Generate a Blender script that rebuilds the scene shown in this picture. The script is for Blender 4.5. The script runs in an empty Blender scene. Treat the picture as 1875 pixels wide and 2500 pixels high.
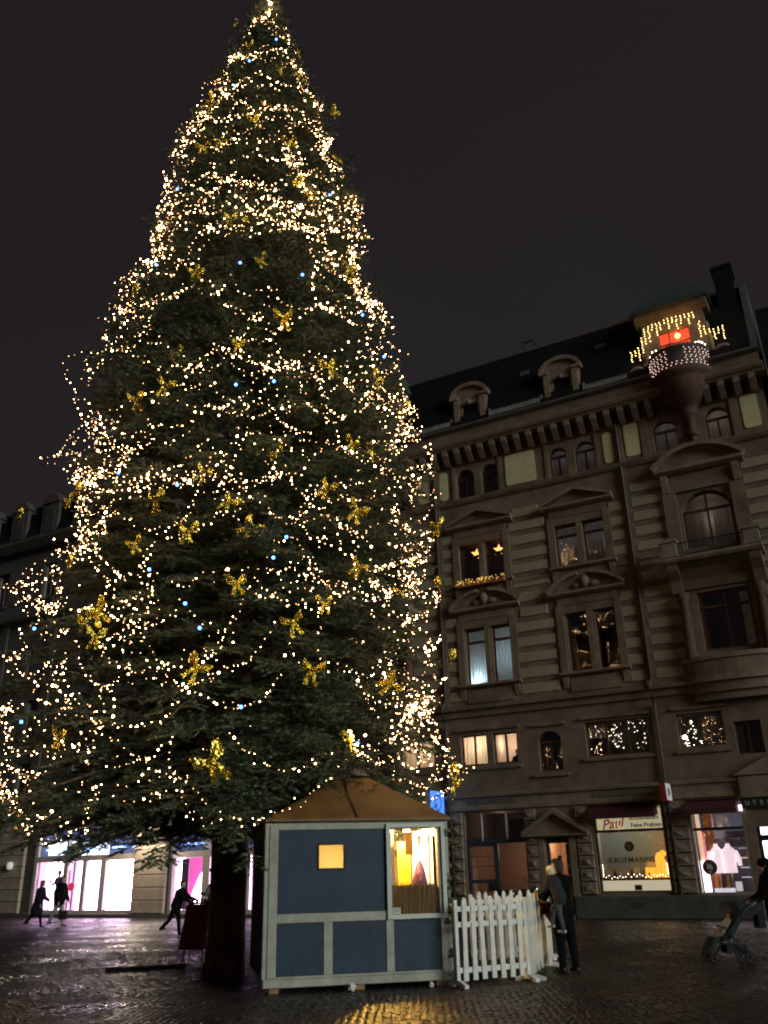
import bpy, math, random
import numpy as np
from math import sin, cos, pi, radians, atan2, hypot, sqrt
from mathutils import Vector, Matrix
random.seed(7); rng = np.random.default_rng(7)
scene = bpy.context.scene
col = scene.collection

# ---------------------------------------------------------------- camera
EYE, PITCH, ROLL, FOCAL = 1.65, radians(22.6), radians(1.4), 2110.0 / 2500.0
fw = Vector((0, cos(PITCH), sin(PITCH))); r0 = Vector((1, 0, 0)); u0_ = Vector((0, -sin(PITCH), cos(PITCH)))
rt = r0 * cos(ROLL) - u0_ * sin(ROLL); up = u0_ * cos(ROLL) + r0 * sin(ROLL)
cd = bpy.data.cameras.new('camera'); cam = bpy.data.objects.new('camera', cd); col.objects.link(cam)
cd.sensor_fit = 'VERTICAL'; cd.sensor_height = 24.0; cd.lens = FOCAL * 24.0; cd.clip_end = 900; cd.clip_start = 0.1
cam.matrix_world = Matrix(((rt.x, up.x, -fw.x, 0), (rt.y, up.y, -fw.y, 0), (rt.z, up.z, -fw.z, EYE), (0, 0, 0, 1)))
scene.camera = cam
scene.render.engine = 'CYCLES'
scene.render.resolution_x, scene.render.resolution_y = 768, 1024
cy = scene.cycles
cy.use_denoising = True
try: cy.denoiser = 'OPENIMAGEDENOISE'
except Exception: pass
cy.filter_width = 2.0
cy.max_bounces = 6; cy.diffuse_bounces = 2; cy.glossy_bounces = 3; cy.transparent_max_bounces = 12
cy.transmission_bounces = 4
cy.sample_clamp_indirect = 4.0; cy.caustics_reflective = False; cy.caustics_refractive = False
try: cy.use_light_tree = True
except Exception: pass

# ---------------------------------------------------------------- night sky
world = bpy.data.worlds.new('World'); scene.world = world; world.use_nodes = True
wn, wl = world.node_tree.nodes, world.node_tree.links; wn.clear()
wout = wn.new('ShaderNodeOutputWorld'); add = wn.new('ShaderNodeAddShader')
sky = wn.new('ShaderNodeTexSky'); sky.sky_type = 'NISHITA'; sky.sun_disc = False
sky.sun_elevation = radians(-8); sky.sun_rotation = radians(129)
bg1 = wn.new('ShaderNodeBackground'); bg1.inputs['Strength'].default_value = 0.05
bg2 = wn.new('ShaderNodeBackground'); bg2.inputs['Strength'].default_value = 1.0
tc = wn.new('ShaderNodeTexCoord'); nz = wn.new('ShaderNodeTexNoise'); nz.inputs['Scale'].default_value = 1.3; nz.inputs['Detail'].default_value = 2
rp = wn.new('ShaderNodeValToRGB')                                   # low overcast lit by the town
rp.color_ramp.elements[0].color = (0.0152, 0.0116, 0.0132, 1); rp.color_ramp.elements[0].position = 0.35
rp.color_ramp.elements[1].color = (0.0182, 0.0158, 0.0176, 1); rp.color_ramp.elements[1].position = 0.65
wl.new(tc.outputs['Generated'], nz.inputs['Vector']); wl.new(nz.outputs['Fac'], rp.inputs['Fac'])
wl.new(sky.outputs['Color'], bg1.inputs['Color']); wl.new(rp.outputs['Color'], bg2.inputs['Color'])
wl.new(bg1.outputs[0], add.inputs[0]); wl.new(bg2.outputs[0], add.inputs[1]); wl.new(add.outputs[0], wout.inputs['Surface'])

# ---------------------------------------------------------------- cool light falling across the square from behind and to the side of the viewer
sd = bpy.data.lights.new('sun', 'SUN'); sd.energy = 1.45; sd.angle = radians(24); sd.color = (0.97, 1.0, 0.93)
sun = bpy.data.objects.new('sun', sd); col.objects.link(sun)
sun.rotation_euler = Vector((-0.68, 0.70, -0.26)).to_track_quat('-Z', 'Y').to_euler()

vs = scene.view_settings
vs.view_transform = 'Standard'; vs.look = 'None'; vs.exposure = 0.0; vs.gamma = 1.0; vs.use_curve_mapping = False

# ---------------------------------------------------------------- materials
MATS = {}
def mat(name, colr, rough=0.7, metal=0.0, vary=0.0, vscale=4.0, bump=0.0, bscale=30.0, emit=None, estr=0.0, spec=0.5, coat=0.0, detail=4.0, dark=None):
    if name in MATS: return MATS[name]
    m = bpy.data.materials.new(name); m.use_nodes = True; n, l = m.node_tree.nodes, m.node_tree.links
    p = n['Principled BSDF']; c = (*colr, 1)
    p.inputs['Base Color'].default_value = c; p.inputs['Roughness'].default_value = rough; p.inputs['Metallic'].default_value = metal
    p.inputs['Specular IOR Level'].default_value = spec
    if coat: p.inputs['Coat Weight'].default_value = coat; p.inputs['Coat Roughness'].default_value = 0.12
    if vary or bump:
        t = n.new('ShaderNodeTexCoord')
    if vary:
        a = n.new('ShaderNodeTexNoise'); a.inputs['Scale'].default_value = vscale; a.inputs['Detail'].default_value = detail; a.inputs['Roughness'].default_value = 0.65
        r = n.new('ShaderNodeValToRGB'); r.color_ramp.elements[0].position = 0.3; r.color_ramp.elements[1].position = 0.72
        lo = dark if dark else tuple(x * (1 - vary) for x in colr)
        r.color_ramp.elements[0].color = (*lo, 1); r.color_ramp.elements[1].color = (*[min(1, x * (1 + vary * 0.6)) for x in colr], 1)
        l.new(t.outputs['Object'], a.inputs['Vector']); l.new(a.outputs['Fac'], r.inputs['Fac']); l.new(r.outputs['Color'], p.inputs['Base Color'])
    if bump:
        b = n.new('ShaderNodeTexNoise'); b.inputs['Scale'].default_value = bscale; b.inputs['Detail'].default_value = 5
        d = n.new('ShaderNodeBump'); d.inputs['Strength'].default_value = bump; d.inputs['Distance'].default_value = 0.02
        l.new(t.outputs['Object'], b.inputs['Vector']); l.new(b.outputs['Fac'], d.inputs['Height']); l.new(d.outputs['Normal'], p.inputs['Normal'])
    if emit:
        p.inputs['Emission Color'].default_value = (*emit, 1); p.inputs['Emission Strength'].default_value = estr
    MATS[name] = m
    return m
def emitter(name, colr, strength):
    if name in MATS: return MATS[name]
    m = bpy.data.materials.new(name); m.use_nodes = True; n, l = m.node_tree.nodes, m.node_tree.links; n.clear()
    o = n.new('ShaderNodeOutputMaterial'); e = n.new('ShaderNodeEmission'); e.inputs[0].default_value = (*colr, 1); e.inputs[1].default_value = strength
    l.new(e.outputs[0], o.inputs[0]); MATS[name] = m; return m
def glassmat(name, tint=(1, 1, 1), boost=0.03):
    if name in MATS: return MATS[name]
    m = bpy.data.materials.new(name); m.use_nodes = True; n, l = m.node_tree.nodes, m.node_tree.links; n.clear()
    o = n.new('ShaderNodeOutputMaterial'); tr = n.new('ShaderNodeBsdfTransparent'); tr.inputs[0].default_value = (*tint, 1)
    gl = n.new('ShaderNodeBsdfGlossy'); gl.inputs['Roughness'].default_value = 0.0
    fr = n.new('ShaderNodeFresnel'); fr.inputs[0].default_value = 1.5
    ad = n.new('ShaderNodeMath'); ad.operation = 'ADD'; ad.inputs[1].default_value = boost
    t = n.new('ShaderNodeTexCoord'); nzz = n.new('ShaderNodeTexNoise'); nzz.inputs['Scale'].default_value = 1.6
    b = n.new('ShaderNodeBump'); b.inputs['Strength'].default_value = 0.04; b.inputs['Distance'].default_value = 0.02
    l.new(t.outputs['Object'], nzz.inputs['Vector']); l.new(nzz.outputs['Fac'], b.inputs['Height']); l.new(b.outputs['Normal'], gl.inputs['Normal'])
    mx = n.new('ShaderNodeMixShader'); l.new(fr.outputs[0], ad.inputs[0]); l.new(ad.outputs[0], mx.inputs[0])
    l.new(tr.outputs[0], mx.inputs[1]); l.new(gl.outputs[0], mx.inputs[2]); l.new(mx.outputs[0], o.inputs[0]); MATS[name] = m; return m
def clothmat(name, colr, trans=0.6):
    if name in MATS: return MATS[name]
    m = bpy.data.materials.new(name); m.use_nodes = True; n, l = m.node_tree.nodes, m.node_tree.links; n.clear()
    o = n.new('ShaderNodeOutputMaterial'); a = n.new('ShaderNodeBsdfDiffuse'); a.inputs[0].default_value = (*colr, 1)
    b = n.new('ShaderNodeBsdfTranslucent'); b.inputs[0].default_value = (*colr, 1)
    mx = n.new('ShaderNodeMixShader'); mx.inputs[0].default_value = trans
    l.new(a.outputs[0], mx.inputs[1]); l.new(b.outputs[0], mx.inputs[2]); l.new(mx.outputs[0], o.inputs[0]); MATS[name] = m; return m

# ---------------------------------------------------------------- mesh helpers
class MB:
    def __init__(s): s.v = []; s.f = []; s.m = []
    def add(s, vs, fs, mi=0):
        k = len(s.v); s.v += [tuple(x) for x in vs]; s.f += [tuple(i + k for i in f) for f in fs]; s.m += [mi] * len(fs); return s
    def box(s, x0, x1, y0, y1, z0, z1, mi=0):
        return s.add([(x0, y0, z0), (x1, y0, z0), (x1, y1, z0), (x0, y1, z0), (x0, y0, z1), (x1, y0, z1), (x1, y1, z1), (x0, y1, z1)],
                     [(0, 3, 2, 1), (4, 5, 6, 7), (0, 1, 5, 4), (1, 2, 6, 5), (2, 3, 7, 6), (3, 0, 4, 7)], mi)
    def cham(s, x0, x1, y0, y1, z0, z1, c=0.02, mi=0):                 # block with a chamfered face towards -y
        return s.add([(x0, y1, z0), (x1, y1, z0), (x1, y1, z1), (x0, y1, z1), (x0, y0 + c, z0), (x1, y0 + c, z0), (x1, y0 + c, z1), (x0, y0 + c, z1),
                      (x0 + c, y0, z0 + c), (x1 - c, y0, z0 + c), (x1 - c, y0, z1 - c), (x0 + c, y0, z1 - c)],
                     [(3, 2, 1, 0), (0, 1, 5, 4), (1, 2, 6, 5), (2, 3, 7, 6), (3, 0, 4, 7), (4, 5, 9, 8), (5, 6, 10, 9), (6, 7, 11, 10), (7, 4, 8, 11), (8, 9, 10, 11)], mi)
    def prism(s, poly, y0, y1, mi=0):                                # poly in x,z (counter-clockwise seen from -y)
        n = len(poly); vs_ = [(x, y0, z) for x, z in poly] + [(x, y1, z) for x, z in poly]
        fs = [tuple(range(n)), tuple(range(2 * n - 1, n - 1, -1))] + [(i, i + n, (i + 1) % n + n, (i + 1) % n) for i in range(n)]
        return s.add(vs_, fs, mi)
    def prismx(s, poly, x0, x1, mi=0):                               # poly in y,z, extruded along x
        n = len(poly); vs_ = [(x0, y, z) for y, z in poly] + [(x1, y, z) for y, z in poly]
        fs = [tuple(range(n)), tuple(range(2 * n - 1, n - 1, -1))] + [(i, i + n, (i + 1) % n + n, (i + 1) % n) for i in range(n)]
        return s.add(vs_, fs, mi)
    def prismz(s, poly, z0, z1, mi=0):
        n = len(poly); vs_ = [(x, y, z0) for x, y in poly] + [(x, y, z1) for x, y in poly]
        fs = [tuple(range(n - 1, -1, -1)), tuple(range(n, 2 * n))] + [(i, (i + 1) % n, (i + 1) % n + n, i + n) for i in range(n)]
        return s.add(vs_, fs, mi)
    def tube(s, pts, rad, n=6, mi=0, cap=True):
        pts = [Vector(p) for p in pts]; rs = rad if isinstance(rad, (list, tuple)) else [rad] * len(pts); rings = []; k = len(s.v)
        for i, p in enumerate(pts):
            d = (pts[min(i + 1, len(pts) - 1)] - pts[max(i - 1, 0)]); d = d.normalized() if d.length > 1e-9 else Vector((0, 0, 1))
            a = d.cross(Vector((0, 0, 1))); a = d.cross(Vector((1, 0, 0))) if a.length < 0.05 else a; a.normalize(); b = d.cross(a)
            rings.append([tuple(p + (a * cos(2 * pi * j / n) + b * sin(2 * pi * j / n)) * rs[i]) for j in range(n)])
        vs_ = [q for r in rings for q in r]
        fs = [(i * n + j, i * n + (j + 1) % n, (i + 1) * n + (j + 1) % n, (i + 1) * n + j) for i in range(len(pts) - 1) for j in range(n)]
        if cap: fs += [tuple(range(n - 1, -1, -1)), tuple(range(len(vs_) - n, len(vs_)))]
        return s.add(vs_, fs, mi)
    def lathe(s, prof, c=(0, 0, 0), n=16, a0=0, a1=2 * pi, mi=0):
        full = abs(a1 - a0 - 2 * pi) < 1e-6; m = n if full else n + 1
        vs_ = [(c[0] + r * cos(a0 + (a1 - a0) * j / n), c[1] + r * sin(a0 + (a1 - a0) * j / n), c[2] + z) for r, z in prof for j in range(m)]
        fs = [(i * m + j, i * m + (j + 1) % m, (i + 1) * m + (j + 1) % m, (i + 1) * m + j) for i in range(len(prof) - 1) for j in range(m if full else n)]
        return s.add(vs_, fs, mi)
    def ball(s, c, r, n=8, m=6, sc=(1, 1, 1), mi=0):
        return s.add([(c[0] + r * sc[0] * sin(pi * i / m) * cos(2 * pi * j / n), c[1] + r * sc[1] * sin(pi * i / m) * sin(2 * pi * j / n), c[2] + r * sc[2] * cos(pi * i / m)) for i in range(m + 1) for j in range(n)],
                     [(i * n + j, (i + 1) * n + j, (i + 1) * n + (j + 1) % n, i * n + (j + 1) % n) for i in range(m) for j in range(n)], mi)
    def mesh(s, name, mats, smooth=False):
        me = bpy.data.meshes.new(name); me.from_pydata(s.v, [], s.f)
        for m_ in (mats if isinstance(mats, (list, tuple)) else [mats]): me.materials.append(m_)
        if any(s.m): me.polygons.foreach_set('material_index', s.m)
        if smooth: me.polygons.foreach_set('use_smooth', [True] * len(s.f))
        me.update(); return me
    def build(s, name, mats, parent=None, smooth=False):
        return link(name, s.mesh(name, mats, smooth), parent)
def link(name, data, parent=None, loc=None, rz=None):
    o = bpy.data.objects.new(name, data); col.objects.link(o)
    if parent is not None: o.parent = parent
    if loc is not None: o.location = loc
    if rz is not None: o.rotation_euler = (0, 0, rz)
    return o
def tag(o, label, cat, group=None, kind=None):
    o['label'] = label; o['category'] = cat
    if group: o['group'] = group
    if kind: o['kind'] = kind
    return o
def empty(name, loc=(0, 0, 0), rz=0.0, label=None, cat=None, group=None):
    o = link(name, None, None, loc, rz); o.empty_display_size = 0.2
    if label: tag(o, label, cat, group)
    return o
def struct(o): o['kind'] = 'structure'; return o
def copy_tree(o, parent=None):
    c = o.copy(); col.objects.link(c); c.parent = parent
    for ch in list(o.children): copy_tree(ch, c)
    return c
def lamp(name, loc, power, colr, r=0.08, parent=None, kind='POINT', rot=None, spot=None):
    d = bpy.data.lights.new(name, kind); d.energy = power; d.color = colr
    if kind in ('POINT', 'SPOT'): d.shadow_soft_size = r
    if spot: d.spot_size = spot; d.spot_blend = 0.6
    o = bpy.data.objects.new(name, d); col.objects.link(o); o.location = loc
    if rot is not None: o.rotation_euler = rot
    if parent is not None: o.parent = parent
    return o
def text(body, size, m, parent, loc, name='lettering', shear=0.0, ext=0.004, rot=(pi / 2, 0, 0), space=1.0, align='CENTER', bold=0.0):
    c = bpy.data.curves.new(name, 'FONT'); c.body = body; c.size = size; c.shear = shear; c.extrude = ext; c.align_x = align; c.align_y = 'CENTER'
    c.space_character = space; c.offset = bold; c.resolution_u = 3; c.materials.append(m)
    tmp = bpy.data.objects.new(name, c); col.objects.link(tmp); me = bpy.data.meshes.new_from_object(tmp.evaluated_get(bpy.context.evaluated_depsgraph_get()))
    bpy.data.objects.remove(tmp); me.name = name
    if not me.materials: me.materials.append(m)
    o = link(name, me, parent, loc); o.rotation_euler = rot; return o
def wall_grid(mb, x0, x1, z0, z1, y0, y1, holes, mi=0):
    xs = sorted({x0, x1, *[min(max(h[i], x0), x1) for h in holes for i in (0, 1)]}); zs = sorted({z0, z1, *[min(max(h[i], z0), z1) for h in holes for i in (2, 3)]})
    for a, b in zip(zs[:-1], zs[1:]):
        run = None
        for c, d in zip(xs[:-1], xs[1:]):
            mx_, mz_ = (c + d) / 2, (a + b) / 2
            if any(h[0] < mx_ < h[1] and h[2] < mz_ < h[3] for h in holes):
                if run: mb.box(run[0], run[1], y0, y1, a, b, mi); run = None
            else: run = (run[0], d) if run else (c, d)
        if run: mb.box(run[0], run[1], y0, y1, a, b, mi)
# ---------------------------------------------------------------- ground
g = MB(); g.add([(-300, -200, 0), (300, -200, 0), (300, 400, 0), (-300, 400, 0)], [(0, 1, 2, 3)])
def groundmat():
    m = bpy.data.materials.new('wet_paving'); m.use_nodes = True; n, l = m.node_tree.nodes, m.node_tree.links; p = n['Principled BSDF']
    t = n.new('ShaderNodeTexCoord'); v = n.new('ShaderNodeTexVoronoi'); v.inputs['Scale'].default_value = 8.5
    l.new(t.outputs['Object'], v.inputs['Vector'])
    big = n.new('ShaderNodeTexNoise'); big.inputs['Scale'].default_value = 0.55; big.inputs['Detail'].default_value = 5; l.new(t.outputs['Object'], big.inputs['Vector'])
    fine = n.new('ShaderNodeTexNoise'); fine.inputs['Scale'].default_value = 40; fine.inputs['Detail'].default_value = 3; l.new(t.outputs['Object'], fine.inputs['Vector'])
    rr = n.new('ShaderNodeMapRange'); rr.inputs['From Min'].default_value = 0.35; rr.inputs['From Max'].default_value = 0.65; rr.inputs['To Min'].default_value = 0.24; rr.inputs['To Max'].default_value = 0.58
    l.new(big.outputs['Fac'], rr.inputs['Value']); l.new(rr.outputs[0], p.inputs['Roughness'])
    r = n.new('ShaderNodeValToRGB'); r.color_ramp.elements[0].color = (0.028, 0.025, 0.023, 1); r.color_ramp.elements[1].color = (0.075, 0.066, 0.058, 1)
    l.new(v.outputs['Color'], r.inputs['Fac']); l.new(r.outputs['Color'], p.inputs['Base Color'])
    ad = n.new('ShaderNodeMath'); ad.operation = 'MULTIPLY_ADD'; ad.inputs[1].default_value = 0.35
    l.new(fine.outputs['Fac'], ad.inputs[0]); inv = n.new('ShaderNodeMath'); inv.operation = 'SUBTRACT'; inv.inputs[0].default_value = 1.0
    l.new(v.outputs['Distance'], inv.inputs[1]); l.new(inv.outputs[0], ad.inputs[2])
    b = n.new('ShaderNodeBump'); b.inputs['Strength'].default_value = 0.35; b.inputs['Distance'].default_value = 0.012
    l.new(ad.outputs[0], b.inputs['Height']); l.new(b.outputs['Normal'], p.inputs['Normal'])
    return m
GM = groundmat(); MATS['wet_paving'] = GM
struct(g.build('ground', GM))
def stonemat():
    m = bpy.data.materials.new('wet_cobble'); m.use_nodes = True; n, l = m.node_tree.nodes, m.node_tree.links; p = n['Principled BSDF']
    t = n.new('ShaderNodeTexCoord'); big = n.new('ShaderNodeTexNoise'); big.inputs['Scale'].default_value = 0.6; big.inputs['Detail'].default_value = 5; l.new(t.outputs['Object'], big.inputs['Vector'])
    rr = n.new('ShaderNodeMapRange'); rr.inputs['From Min'].default_value = 0.35; rr.inputs['From Max'].default_value = 0.65; rr.inputs['To Min'].default_value = 0.20; rr.inputs['To Max'].default_value = 0.50
    l.new(big.outputs['Fac'], rr.inputs['Value']); l.new(rr.outputs[0], p.inputs['Roughness'])
    v = n.new('ShaderNodeTexWhiteNoise'); v.noise_dimensions = '2D'; at = n.new('ShaderNodeAttribute'); at.attribute_name = 'tone'
    r = n.new('ShaderNodeValToRGB'); r.color_ramp.elements[0].color = (0.013, 0.011, 0.010, 1); r.color_ramp.elements[1].color = (0.038, 0.032, 0.028, 1)
    l.new(at.outputs['Fac'], r.inputs['Fac']); l.new(r.outputs['Color'], p.inputs['Base Color'])
    f = n.new('ShaderNodeTexNoise'); f.inputs['Scale'].default_value = 60; l.new(t.outputs['Object'], f.inputs['Vector'])
    b = n.new('ShaderNodeBump'); b.inputs['Strength'].default_value = 0.3; b.inputs['Distance'].default_value = 0.006
    l.new(f.outputs['Fac'], b.inputs['Height']); l.new(b.outputs['Normal'], p.inputs['Normal'])
    return m
FDX = (0.88047735, -0.47408821); P0X = (7.9275254, 32.03364389)
def cobbles():
    cx, cyy, sz = [], [], []
    for P, ya, yb in ((0.100, 9.0, 23.0), (0.14, 23.0, 47.0)):
        for k, y in enumerate(np.arange(ya, yb, P)):
            hw = 0.47 * y + 1.6; xs = np.arange(-hw, min(hw, 9.5 + 0.0 * y) if y < 30 else 14.0, P) + (k % 2) * P * 0.5
            cx.append(xs); cyy.append(np.full(xs.shape, y) + 0.10 * np.abs(np.sin(xs * 1.9 + 0.15 * k))); sz.append(np.full(xs.shape, P / 0.115))
    x = np.concatenate(cx); y = np.concatenate(cyy); k_ = np.concatenate(sz); ok = (x * -FDX[1] * -1 * 0 + (x - P0X[0]) * FDX[1] - (y - P0X[1]) * FDX[0]) > 0.35; x, y, k_ = x[ok], y[ok], k_[ok]; n = len(x)
    x = x + rng.normal(0, 0.014, n) * k_; y = y + rng.normal(0, 0.014, n) * k_
    hx = rng.uniform(0.036, 0.054, n) * k_; hy = rng.uniform(0.036, 0.054, n) * k_; h = rng.uniform(0.006, 0.017, n)
    far = np.clip((y - 20) / 10, 0, 1); tx = rng.normal(0, 0.036, n) * (1 - 0.6 * far); ty = rng.normal(0, 0.036, n) * (1 - 0.6 * far); h = h * (1 - 0.3 * far); c = 0.014
    V = np.zeros((n, 8, 3))
    for i, (sx, sy) in enumerate(((-1, -1), (1, -1), (1, 1), (-1, 1))):
        V[:, i, 0] = x + sx * hx; V[:, i, 1] = y + sy * hy; V[:, i, 2] = 0.001
        V[:, 4 + i, 0] = x + sx * (hx - c); V[:, 4 + i, 1] = y + sy * (hy - c); V[:, 4 + i, 2] = h + sx * hx * tx + sy * hy * ty
    F = np.array([(4, 5, 6, 7), (0, 1, 5, 4), (1, 2, 6, 5), (2, 3, 7, 6), (3, 0, 4, 7)])
    idx = (np.arange(n)[:, None, None] * 8 + F[None]).reshape(-1, 4)
    me = bpy.data.meshes.new('cobblestones'); me.vertices.add(n * 8); me.vertices.foreach_set('co', V.reshape(-1))
    me.loops.add(idx.size); me.loops.foreach_set('vertex_index', idx.reshape(-1)); me.polygons.add(len(idx)); me.polygons.foreach_set('loop_start', np.arange(0, idx.size, 4))
    me.update(calc_edges=True)
    a = me.attributes.new('tone', 'FLOAT', 'FACE'); a.data.foreach_set('value', np.repeat(rng.random(n), 5)); me.materials.append(stonemat())
    o = link('cobblestones', me); tag(o, 'small wet cobblestones paving the dark square', 'cobblestones', kind='stuff'); return o
cobbles()

# ---------------------------------------------------------------- facade materials
BROWN = mat('brown_sandstone', (0.180, 0.137, 0.096), 0.85, vary=0.45, vscale=1.1, bump=0.35, bscale=9)
TRIM = mat('pale_sandstone', (0.225, 0.178, 0.127), 0.82, vary=0.4, vscale=1.6, bump=0.3, bscale=12)
CREAM = mat('cream_plaster', (0.305, 0.272, 0.184), 0.85, vary=0.22, vscale=1.3, bump=0.25, bscale=26)
YELLOW = mat('yellow_plaster', (0.60, 0.57, 0.32), 0.85, vary=0.15, vscale=2.0, bump=0.25, bscale=30)
BRICK = mat('red_brown_stone', (0.10, 0.052, 0.038), 0.85, vary=0.35, vscale=3, bump=0.3, bscale=14)
SLATE = mat('slate', (0.006, 0.007, 0.0075), 0.85, spec=0.2, vary=0.5, vscale=6, bump=0.4, bscale=20)
COPPER = mat('green_copper', (0.050, 0.072, 0.064), 0.6, vary=0.3, vscale=3)
IRON = mat('black_iron', (0.02, 0.024, 0.028), 0.5, metal=0.3)
ZINC = mat('zinc', (0.22, 0.22, 0.21), 0.45, metal=0.6, vary=0.3)
WOODRED = mat('red_brown_wood', (0.085, 0.030, 0.020), 0.5, vary=0.3, vscale=6)
BLUEFRAME = mat('blue_grey_paint', (0.035, 0.045, 0.060), 0.5)
PLINTH = mat('dark_plinth_stone', (0.085, 0.082, 0.078), 0.75, vary=0.35, vscale=2.2, bump=0.3, bscale=16)
ROCK = mat('rock_faced_stone', (0.20, 0.16, 0.12), 0.88, vary=0.45, vscale=2.5, bump=0.9, bscale=11)
DARKROOM = mat('dark_room', (0.045, 0.042, 0.040), 0.9)
PALEROOM = mat('pale_room', (0.62, 0.52, 0.42), 0.9)
PEACH = mat('peach_wall', (0.52, 0.37, 0.29), 0.9, vary=0.1)
CURTAIN = clothmat('net_curtain', (0.72, 0.74, 0.74), 0.65)
GREYCURT = clothmat('grey_curtain', (0.55, 0.53, 0.55), 0.5)
BLIND = clothmat('paper_blind', (0.9, 0.82, 0.68), 0.7)
GLASS = glassmat('window_glass', boost=0.15); CLEAR = glassmat('shop_glass', boost=0.05)
LEAF = mat('dark_leaf', (0.03, 0.055, 0.025), 0.6, vary=0.4, vscale=8)
WARMB = emitter('warm_bulb', (1.0, 0.57, 0.26), 46.0)
DIMB = emitter('small_warm_bulb', (1.0, 0.55, 0.23), 14.0)
GOLDB = emitter('golden_bulb', (1.0, 0.66, 0.22), 9.0)
PINKB = emitter('rosy_bulb', (1.0, 0.62, 0.50), 5.0)
WHITEB = emitter('white_bulb', (1.0, 0.86, 0.66), 12.0)

FD = Vector((0.88047735, -0.47408821, 0)); P0 = Vector((7.9275254, 32.03364389, 0)); FANG = atan2(FD.y, FD.x)
def F2W(u, z, off=0.0):
    return P0 + FD * u + Vector((FD.y, -FD.x, 0)) * off + Vector((0, 0, z))
B = empty('stone_apartment_building', P0, FANG, 'brown sandstone apartment building with cream banded walls and mansard roof', 'building')
SYM = -2.3
def mir(a, b): return (2 * SYM - b, 2 * SYM - a)
holes = []
def window(u0, u1, z0, z1, cols=1, transom=None, arch=0.0, fm=None, room='dark', curtain=None, depth=0.9, lightc=None, power=0, lamp_at=None, fw_=0.06, split=None, yf=0.17, parent=None, name='window', glass=None):
    parent = parent or B; fm = fm or WOODRED; holes.append((u0, u1, z0, z1))
    if arch:
        for s_ in (0, 1):
            pts = []; w = u1 - u0; zc = z1 - arch
            R = (w * w / 4 + arch * arch) / (2 * arch); A = math.asin(min(1, w / 2 / R))
            arc = [((u0 + u1) / 2 + R * sin(t), z1 - R + R * cos(t)) for t in np.linspace(-A, 0, 7)] if s_ == 0 else [((u0 + u1) / 2 + R * sin(t), z1 - R + R * cos(t)) for t in np.linspace(0, A, 7)]
            poly = arc + ([((u0 + u1) / 2, z1 + 0.001), (u0, z1 + 0.001)] if s_ == 0 else [(u1, z1 + 0.001), ((u0 + u1) / 2, z1 + 0.001)])
            mbs.prism(poly[::-1], 0.0, 0.345)
    f = MB(); y0, y1 = yf, yf + 0.07
    f.box(u0, u0 + fw_, y0, y1, z0, z1); f.box(u1 - fw_, u1, y0, y1, z0, z1); f.box(u0 + fw_, u1 - fw_, y0, y1, z0, z0 + fw_); f.box(u0 + fw_, u1 - fw_, y0, y1, z1 - fw_, z1)
    xs = [u0 + fw_] + [u0 + (u1 - u0) * k / cols for k in range(1, cols)] + [u1 - fw_]
    zs = [z0 + fw_] + ([transom] if transom else []) + [z1 - fw_]
    for x in xs[1:-1]: f.box(x - 0.035, x + 0.035, y0 - 0.01, y1, z0 + fw_, (transom if split == 'low' else z1 - fw_))
    if transom: f.box(u0 + fw_, u1 - fw_, y0 - 0.02, y1 + 0.004, transom - 0.045, transom + 0.045)
    if arch: # arched head follows the opening
        pts = [((u0 + u1) / 2 + R * sin(t), (yf + 0.035), z1 - R + R * cos(t) - fw_ * 0.5) for t in np.linspace(-A, A, 11)]
        f.tube(pts, fw_ * 0.6, 4)
    o = f.build(name, fm, parent)
    for a, b in zip(xs[:-1], xs[1:]):
        for c, d in zip(zs[:-1], zs[1:]):
            t1, t2 = random.gauss(0, 0.006), random.gauss(0, 0.006)
            q = MB(); yy = yf + 0.03
            q.add([(a, yy + t1, c), (b, yy - t1, c), (b, yy - t1 + t2, d), (a, yy + t1 + t2, d)], [(0, 1, 2, 3)]); q.build('pane', glass or GLASS, o)
    rm = {'dark': DARKROOM, 'pale': PALEROOM, 'peach': PEACH}[room]
    r = MB(); yb = 0.35 + depth; e = 0.12
    r.add([(u0 - e, 0.352, z0 - e), (u1 + e, 0.352, z0 - e), (u1 + e, 0.352, z1 + e), (u0 - e, 0.352, z1 + e), (u0 - e, yb, z0 - e), (u1 + e, yb, z0 - e), (u1 + e, yb, z1 + e), (u0 - e, yb, z1 + e)],
          [(4, 5, 6, 7), (0, 1, 5, 4), (1, 2, 6, 5), (2, 3, 7, 6), (3, 0, 4, 7)])
    r.build('room', rm, o)
    if curtain:
        cm, spans = curtain
        for (ca, cb, c0, c1) in spans:
            k = MB(); n = max(8, int((cb - ca) / 0.025)); vs_ = []
            for i in range(n + 1):
                x = ca + (cb - ca) * i / n; yy = yf + 0.16 + 0.022 * sin(x * 55.0) + 0.012 * sin(x * 23 + 1)
                vs_ += [(x, yy, c0), (x, yy, c1)]
            k.add(vs_, [(2 * i, 2 * i + 2, 2 * i + 3, 2 * i + 1) for i in range(n)]); k.build('curtain', cm, o, smooth=True)
    if power:
        la = lamp_at or ((u0 + u1) / 2, 0.35 + depth * 0.5, z0 + (z1 - z0) * 0.7)
        lamp('room_lamp', la, power, lightc, 0.1, parent)
    return o
mbs = MB()          # wall
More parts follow.
